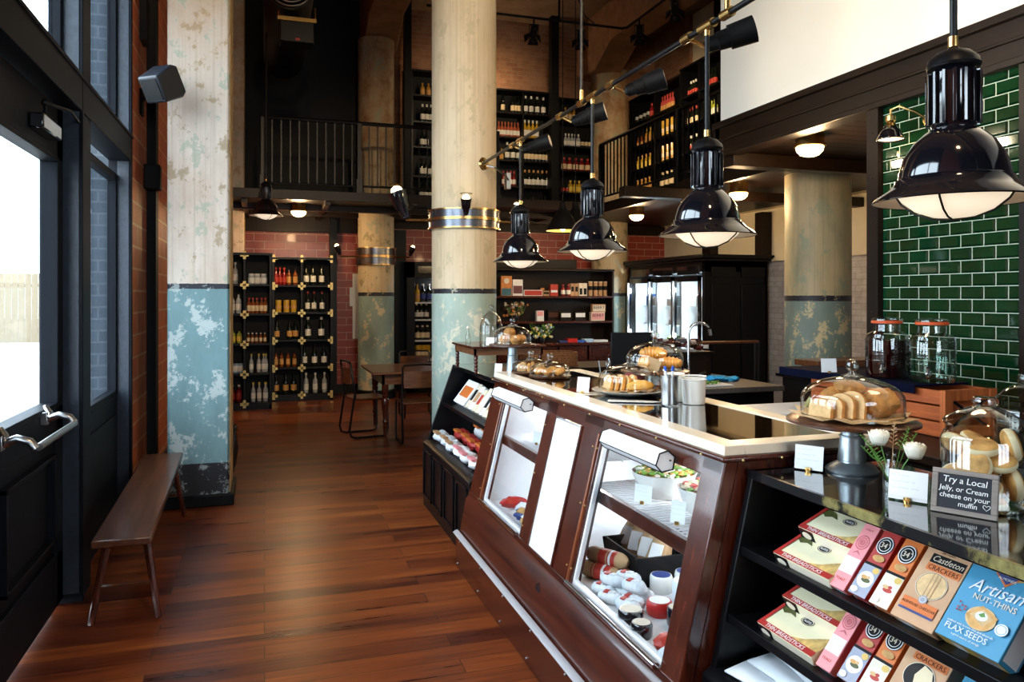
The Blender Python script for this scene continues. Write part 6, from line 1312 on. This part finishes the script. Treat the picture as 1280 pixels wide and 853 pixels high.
def breadstick(O, label, zextra=0):
    w_, h_, t_ = .225, .122, .036; b = Face(O, w_, h_, t_, 'breadstick_box', label, cream2, 'thin breadstick boxes', th=R(24))
    b.poly([(.012, .085), (.03, .075), (.05, .084), (.075, .080), (.055, .098), (.03, .108), (.012, .116)], darkolive); b.poly([(.12, .019), (w_, .019), (w_, .085), (.19, .060), (.16, .035)], wheat)
    b.oval(.115, .088, .024, .013, 'blackmatt'); b.oval(.115, .088, .0215, .011, 'rim', ring=.12); b.text('ALESSI', .010, .115, .0845, 'card'); b.text('- - - - -', .008, .11, .064, greyc)
    b.rect(0, 0, w_, .019, darkred, 'red_band'); b.text('THIN BREADSTICKS', .018, .030, .0036, 'card', 'LEFT')
    b.side(0, .06, 0, .037, 'blackmatt'); b.side(.002, .06, .002, .008, darkred); b.side(.065, w_ - .003, .006, .036, 'rim', 'facts_panel')
    q = MB(); 
    for i in range(16): a = 2 * math.pi * i / 16; q.v.append(tuple(UX * (.03 + .019 * math.cos(a)) - UY * .0016 - UN * (.019 + .011 * math.sin(a)))); 
    q.f = [tuple(range(16))[::-1]]; q.k = [0]; q.build('edge_emblem', 'rim', b.t)
    b.rect(-.0005, 0, .012, h_, darkred); return b
def pinkbox(O, label):
    w_, h_ = .052, .19; b = Face(O, w_, h_, .04, 'pink_box', label, pinkc); b.rect(.002, .045, w_ - .002, .09, 'card')
    b.oval(w_ / 2, .135, .021, .021, rosec); b.oval(w_ / 2, .135, .017, .017, pinkc, ring=.12); b.oval(w_ / 2, .135, .011, .011, pinkc, ring=.15); b.poly([(.012, .1), (.026, .112), (.04, .1), (.026, .106)], rosec)
    b.text('miller\'s', .009, w_ / 2, .170, rosec); 
    for q in range(4): b.text('- - - - - -', .008, w_ / 2, .078 - q * .009, greyc)
    b.text('TOAST', .010, w_ / 2, .022, 'redprint'); b.side(.012, .04, .006, .03, 'card', 'barcode_panel'); return b
def thirty4(O, label, col, col2):
    w_, h_ = .056, .185; b = Face(O, w_, h_, .05, 'crispbread_box', label, col); b.rect(0, .0, w_, .085, greyc if col2 else 'rim'); b.rect(0, .083, w_, .090, 'blackmatt')
    b.oval(w_ / 2, .045, .024, .022, 'card'); b.oval(w_ / 2 + .002, .043, .014, .006, darkolive if col2 else 'redprint'); b.oval(w_ / 2 - .006, .050, .010, .005, 'muffin' if col2 else 'crumb'); b.oval(w_ / 2 + .006, .052, .006, .004, 'crumb' if col2 else 'redprint'); b.oval(.044, .074, .010, .008, 'yellowin')
    b.oval(w_ / 2, .143, .0245, .0245, 'blackmatt'); b.oval(w_ / 2, .143, .0235, .0235, 'card', ring=.09); b.oval(w_ / 2, .143, .0165, .0165, 'card', ring=.1); b.text('34', .020, w_ / 2 - .002, .136, 'rim'); b.text('o', .008, w_ / 2 + .012, .147, 'rim')
    b.oval(w_ / 2 + .004, .106, .018, .009, 'muffin'); b.oval(.014, .012, .011, .008, 'card')
    q = MB(); N = 20
    for k_, rr in enumerate((.023, .020)):
        for i in range(N): a = 2 * math.pi * i / N; q.v.append(tuple(UX * (w_ / 2 + rr * math.cos(a)) - UY * .0008 - UN * (.025 + rr * math.sin(a))))
    q.f = [(i, i + N, (i + 1) % N + N, (i + 1) % N) for i in range(N)]; q.k = [0] * N; q.build('edge_ring', 'card', b.t); return b
def tanbox(O, label, full):
    w_, h_ = .118, .188; b = Face(O, w_, h_, .045, 'cracker_box', label, kraftc)
    b.rect(.022, .152, .112, .175, 'blackmatt'); b.text('Castleton', .021, .067, .157, 'rim', shear=.3); b.rect(.022, .132, .112, .150, orangec); b.text('CRACKERS', .0165, .067, .1355, 'blackmatt')
    b.text('- ARTISAN -', .009, .06, .179, 'blackmatt')
    b.oval(.060, .098, .039, .033, 'blackmatt'); b.oval(.060, .098, .0375, .0315, 'crumb' if full else 'darkbrown'); b.oval(.060, .098, .040, .034, 'rim', ring=.04)
    if full:
        for x in (.052, .062, .071): b.poly([(x, .068), (x + .0025, .068), (x + .0025, .128), (x, .128)], tan_)
    else: b.poly([(.058, .067), (.09, .08), (.095, .1), (.085, .122), (.060, .129), (.048, .1)], 'muffinside')
    b.rect(.012, .030, .104, .056, orangec); b.text('ALEHOUSE CHEDDAR', .0092, .058, .040, 'blackmatt'); b.rect(.012, .024, .104, .029, 'blue'); b.oval(.060, .061, .011, .010, greyc); b.oval(.060, .061, .008, .007, 'rim', ring=.2); b.side(.02, .06, .006, .03, 'card', 'barcode_panel'); return b
def bluebox(O, label):
    w_, h_ = .152, .206; b = Face(O, w_, h_, .06, 'flax_cracker_box', label, bluec)
    b.poly([(.035, h_), (w_, h_), (w_, .185), (.085, .160)], goldc); b.poly([(.055, .176), (.082, .205), (.118, .180), (.090, .150)], orangec); b.poly([(.058, .177), (.083, .202), (.115, .180), (.089, .156)], 'blue')
    b.text('BLUE', .011, .086, .185, 'card'); b.text('DIAMOND', .011, .087, .175, 'card'); b.text('ALMONDS', .0085, .088, .164, 'card')
    b.text('Artisan', .041, .080, .122, 'papertowel', shear=.35, slant=.05); b.text('NUT-THINS', .019, .088, .103, 'rim', slant=.02)
    b.oval(.078, .067, .034, .026, 'crumb'); b.poly([(.044, .066), (.07, .095), (.112, .080), (.10, .048), (.066, .042)], 'muffin'); b.poly([(.052, .068), (.076, .088), (.103, .074), (.090, .052)], 'crumb'); b.oval(.078, .072, .014, .010, 'card'); b.poly([(.070, .074), (.080, .082), (.086, .074), (.078, .070)], 'leaf')
    for q in range(7): b.oval(.022 + .008 * (q % 3), .066 + .006 * (q // 2), .0022, .0022, darkred)
    b.text('FLAX SEEDS', .019, .066, .020, 'card'); b.text('crafted with brown rice and almonds', .0072, .070, .036, 'card'); b.text('a good source of omega', .0068, .072, .011, 'card'); b.oval(.130, .062, .014, .013, 'card'); b.oval(.130, .062, .011, .010, bluec, ring=.1)
    b.side(0, w_, .0, .058, goldc); b.side(.03, .06, .01, .045, 'card', 'barcode_panel'); b.side(.09, .14, .012, .04, greyc, 'facts_panel')
    q = MB(); a = lambda y, d: tuple(UX * (w_ + .0008) + UY * y - UN * d); q.add([a(.01, .006), a(.12, .006), a(.12, .052), a(.01, .052)], [(0, 3, 2, 1)]); q.build('facts_side', 'card', b.t); return b
for sh, zsh, nm, pxs in ((0, .862, 'upper', dict(b=(968, 992), p=1036, t=(1060, 1086), c=1112, d=1168)), (1, .665, 'lower', dict(b=(948, 975), p=1019, t=(1046, 1070), c=1096, d=1165))):
    t_ = .038
    O = frame(pxs['b'][0], zsh, t_); O.z = zsh - .026 + .036; O.x -= .004; breadstick(O, 'thin breadsticks box at the front left of the %s rack shelf' % nm)
    O2 = O.copy(); O2.x += .075; O2.z += .070; O2.y -= .012; breadstick(O2, 'thin breadsticks box behind the front one on the %s shelf' % nm)
    pinkbox(frame(pxs['p'], zsh, .04), 'narrow pink toast box on the %s rack shelf' % nm)
    thirty4(frame(pxs['t'][0], zsh, .05), 'red crispbread box with round emblem on the %s rack shelf' % nm, darkred, True); thirty4(frame(pxs['t'][1], zsh, .05), 'orange crispbread box with round emblem on the %s rack shelf' % nm, orangec, False)
    tanbox(frame(pxs['c'], zsh, .045), 'tan cheddar cracker box with oval window on the %s rack shelf' % nm, sh == 0)
    bluebox(frame(pxs['d'], zsh, .06), 'blue flax seed cracker box on the %s rack shelf' % nm)
for i, (x, y, a, z) in enumerate(((1.365, 1.80, -78, 0), (1.43, 1.80, -86, .012), (1.495, 1.79, -95, .024))):
    w = MB(); n_ = 8; vs = []; L_, W_ = .30, .12
    for k_ in range(n_ + 1):
        q = k_ / n_; vs += [(-L_ / 2 + L_ * q, -W_ / 2, .003 * math.sin(q * 5)), (-L_ / 2 + L_ * q, W_ / 2, .006 * math.sin(q * 4 + 1) + .006)]
    w.add(vs, [(2 * k_, 2 * k_ + 2, 2 * k_ + 3, 2 * k_ + 1) for k_ in range(n_)]); o = w.build('paper_bag', 'papertowel', loc=(x, y, .508 + z), solid=.005); o.rotation_euler = (0, R(2), R(a)); tag(o, 'white paper bag on the rack base, %s from left' % ORD[i], 'paper bag', 'white paper bags on the rack base')

# ================================================================== goods on the far snack rack
FRG = 'packets on the far snack rack'
tm = Matrix.Rotation(R(-38), 4, 'Y')
def lean(name, label, y, w_, h_, t_, mats, z=.80, x=1.345, rz=0, cat='box'):
    t = thing(name, label, cat, (x, y, z), rz, FRG); m = MB(); m.M = Matrix.Translation((t_ * .55, 0, .012)) @ Matrix.Rotation(R(38), 4, 'Y'); m.box(0, t_, -w_ / 2, w_ / 2, 0, h_); m.build('carton', mats[0], t, bev=.002)
    m = MB(); m.M = Matrix.Translation((t_ * .55, 0, .012)) @ Matrix.Rotation(R(38), 4, 'Y'); m.box(-.001, 0, -w_ * .4, w_ * .4, h_ * .3, h_ * .75); m.build('printed_panel', mats[1], t); return t
lean('cracker_box', 'large white and orange box at the far end of the far rack', 5.56, .30, .20, .05, ('card', orangec))
for i in range(8): lean('flat_carton', 'narrow tan and white carton, %s from the far end' % ORD[i], 5.33 - i * .095, .045 + .02 * (i % 2), .20 - .012 * (i % 3), .06, (('rim', 'card', cream2)[i % 3], ('blackmatt', tan_, 'redprint', 'card')[i % 4]), rz=R(12))
lean('blue_packet', 'white and blue packet at the near end of the far upper shelf', 4.56, .10, .17, .05, ('card', plain('bright_blue_print', (.03, .15, .65), .4)))
for r_, (x, n_, nm, m0, m1, h_) in enumerate(((1.60, 6, 'white printed packet, back row', 'card', orangec, .12), (1.44, 6, 'clear bag of red nuts, middle row', darkred, orangec, .09), (1.28, 6, 'cream bag, front row', 'papertowel', tan_, .085))):
    for i in range(n_):
        y = 5.70 - i * .20; mm = (m0, m1) if not (r_ == 2 and i > 2) else ('card', pinkc)
        w = MB().ball((0, 0, h_ * .5), .085, (.72, .98, h_ * 5.6), 16, 0, .28, i + 9 * r_, 2.5).box(-.055, -.02, -.06, .06, h_ * .80, h_ * .97, k=1)
        tag(w.build('snack_bag', list(mm), loc=(x + .01 * (i % 2), y, .502)), '%s, %s from the far end' % (nm.capitalize(), ORD[i]), 'bag', FRG)
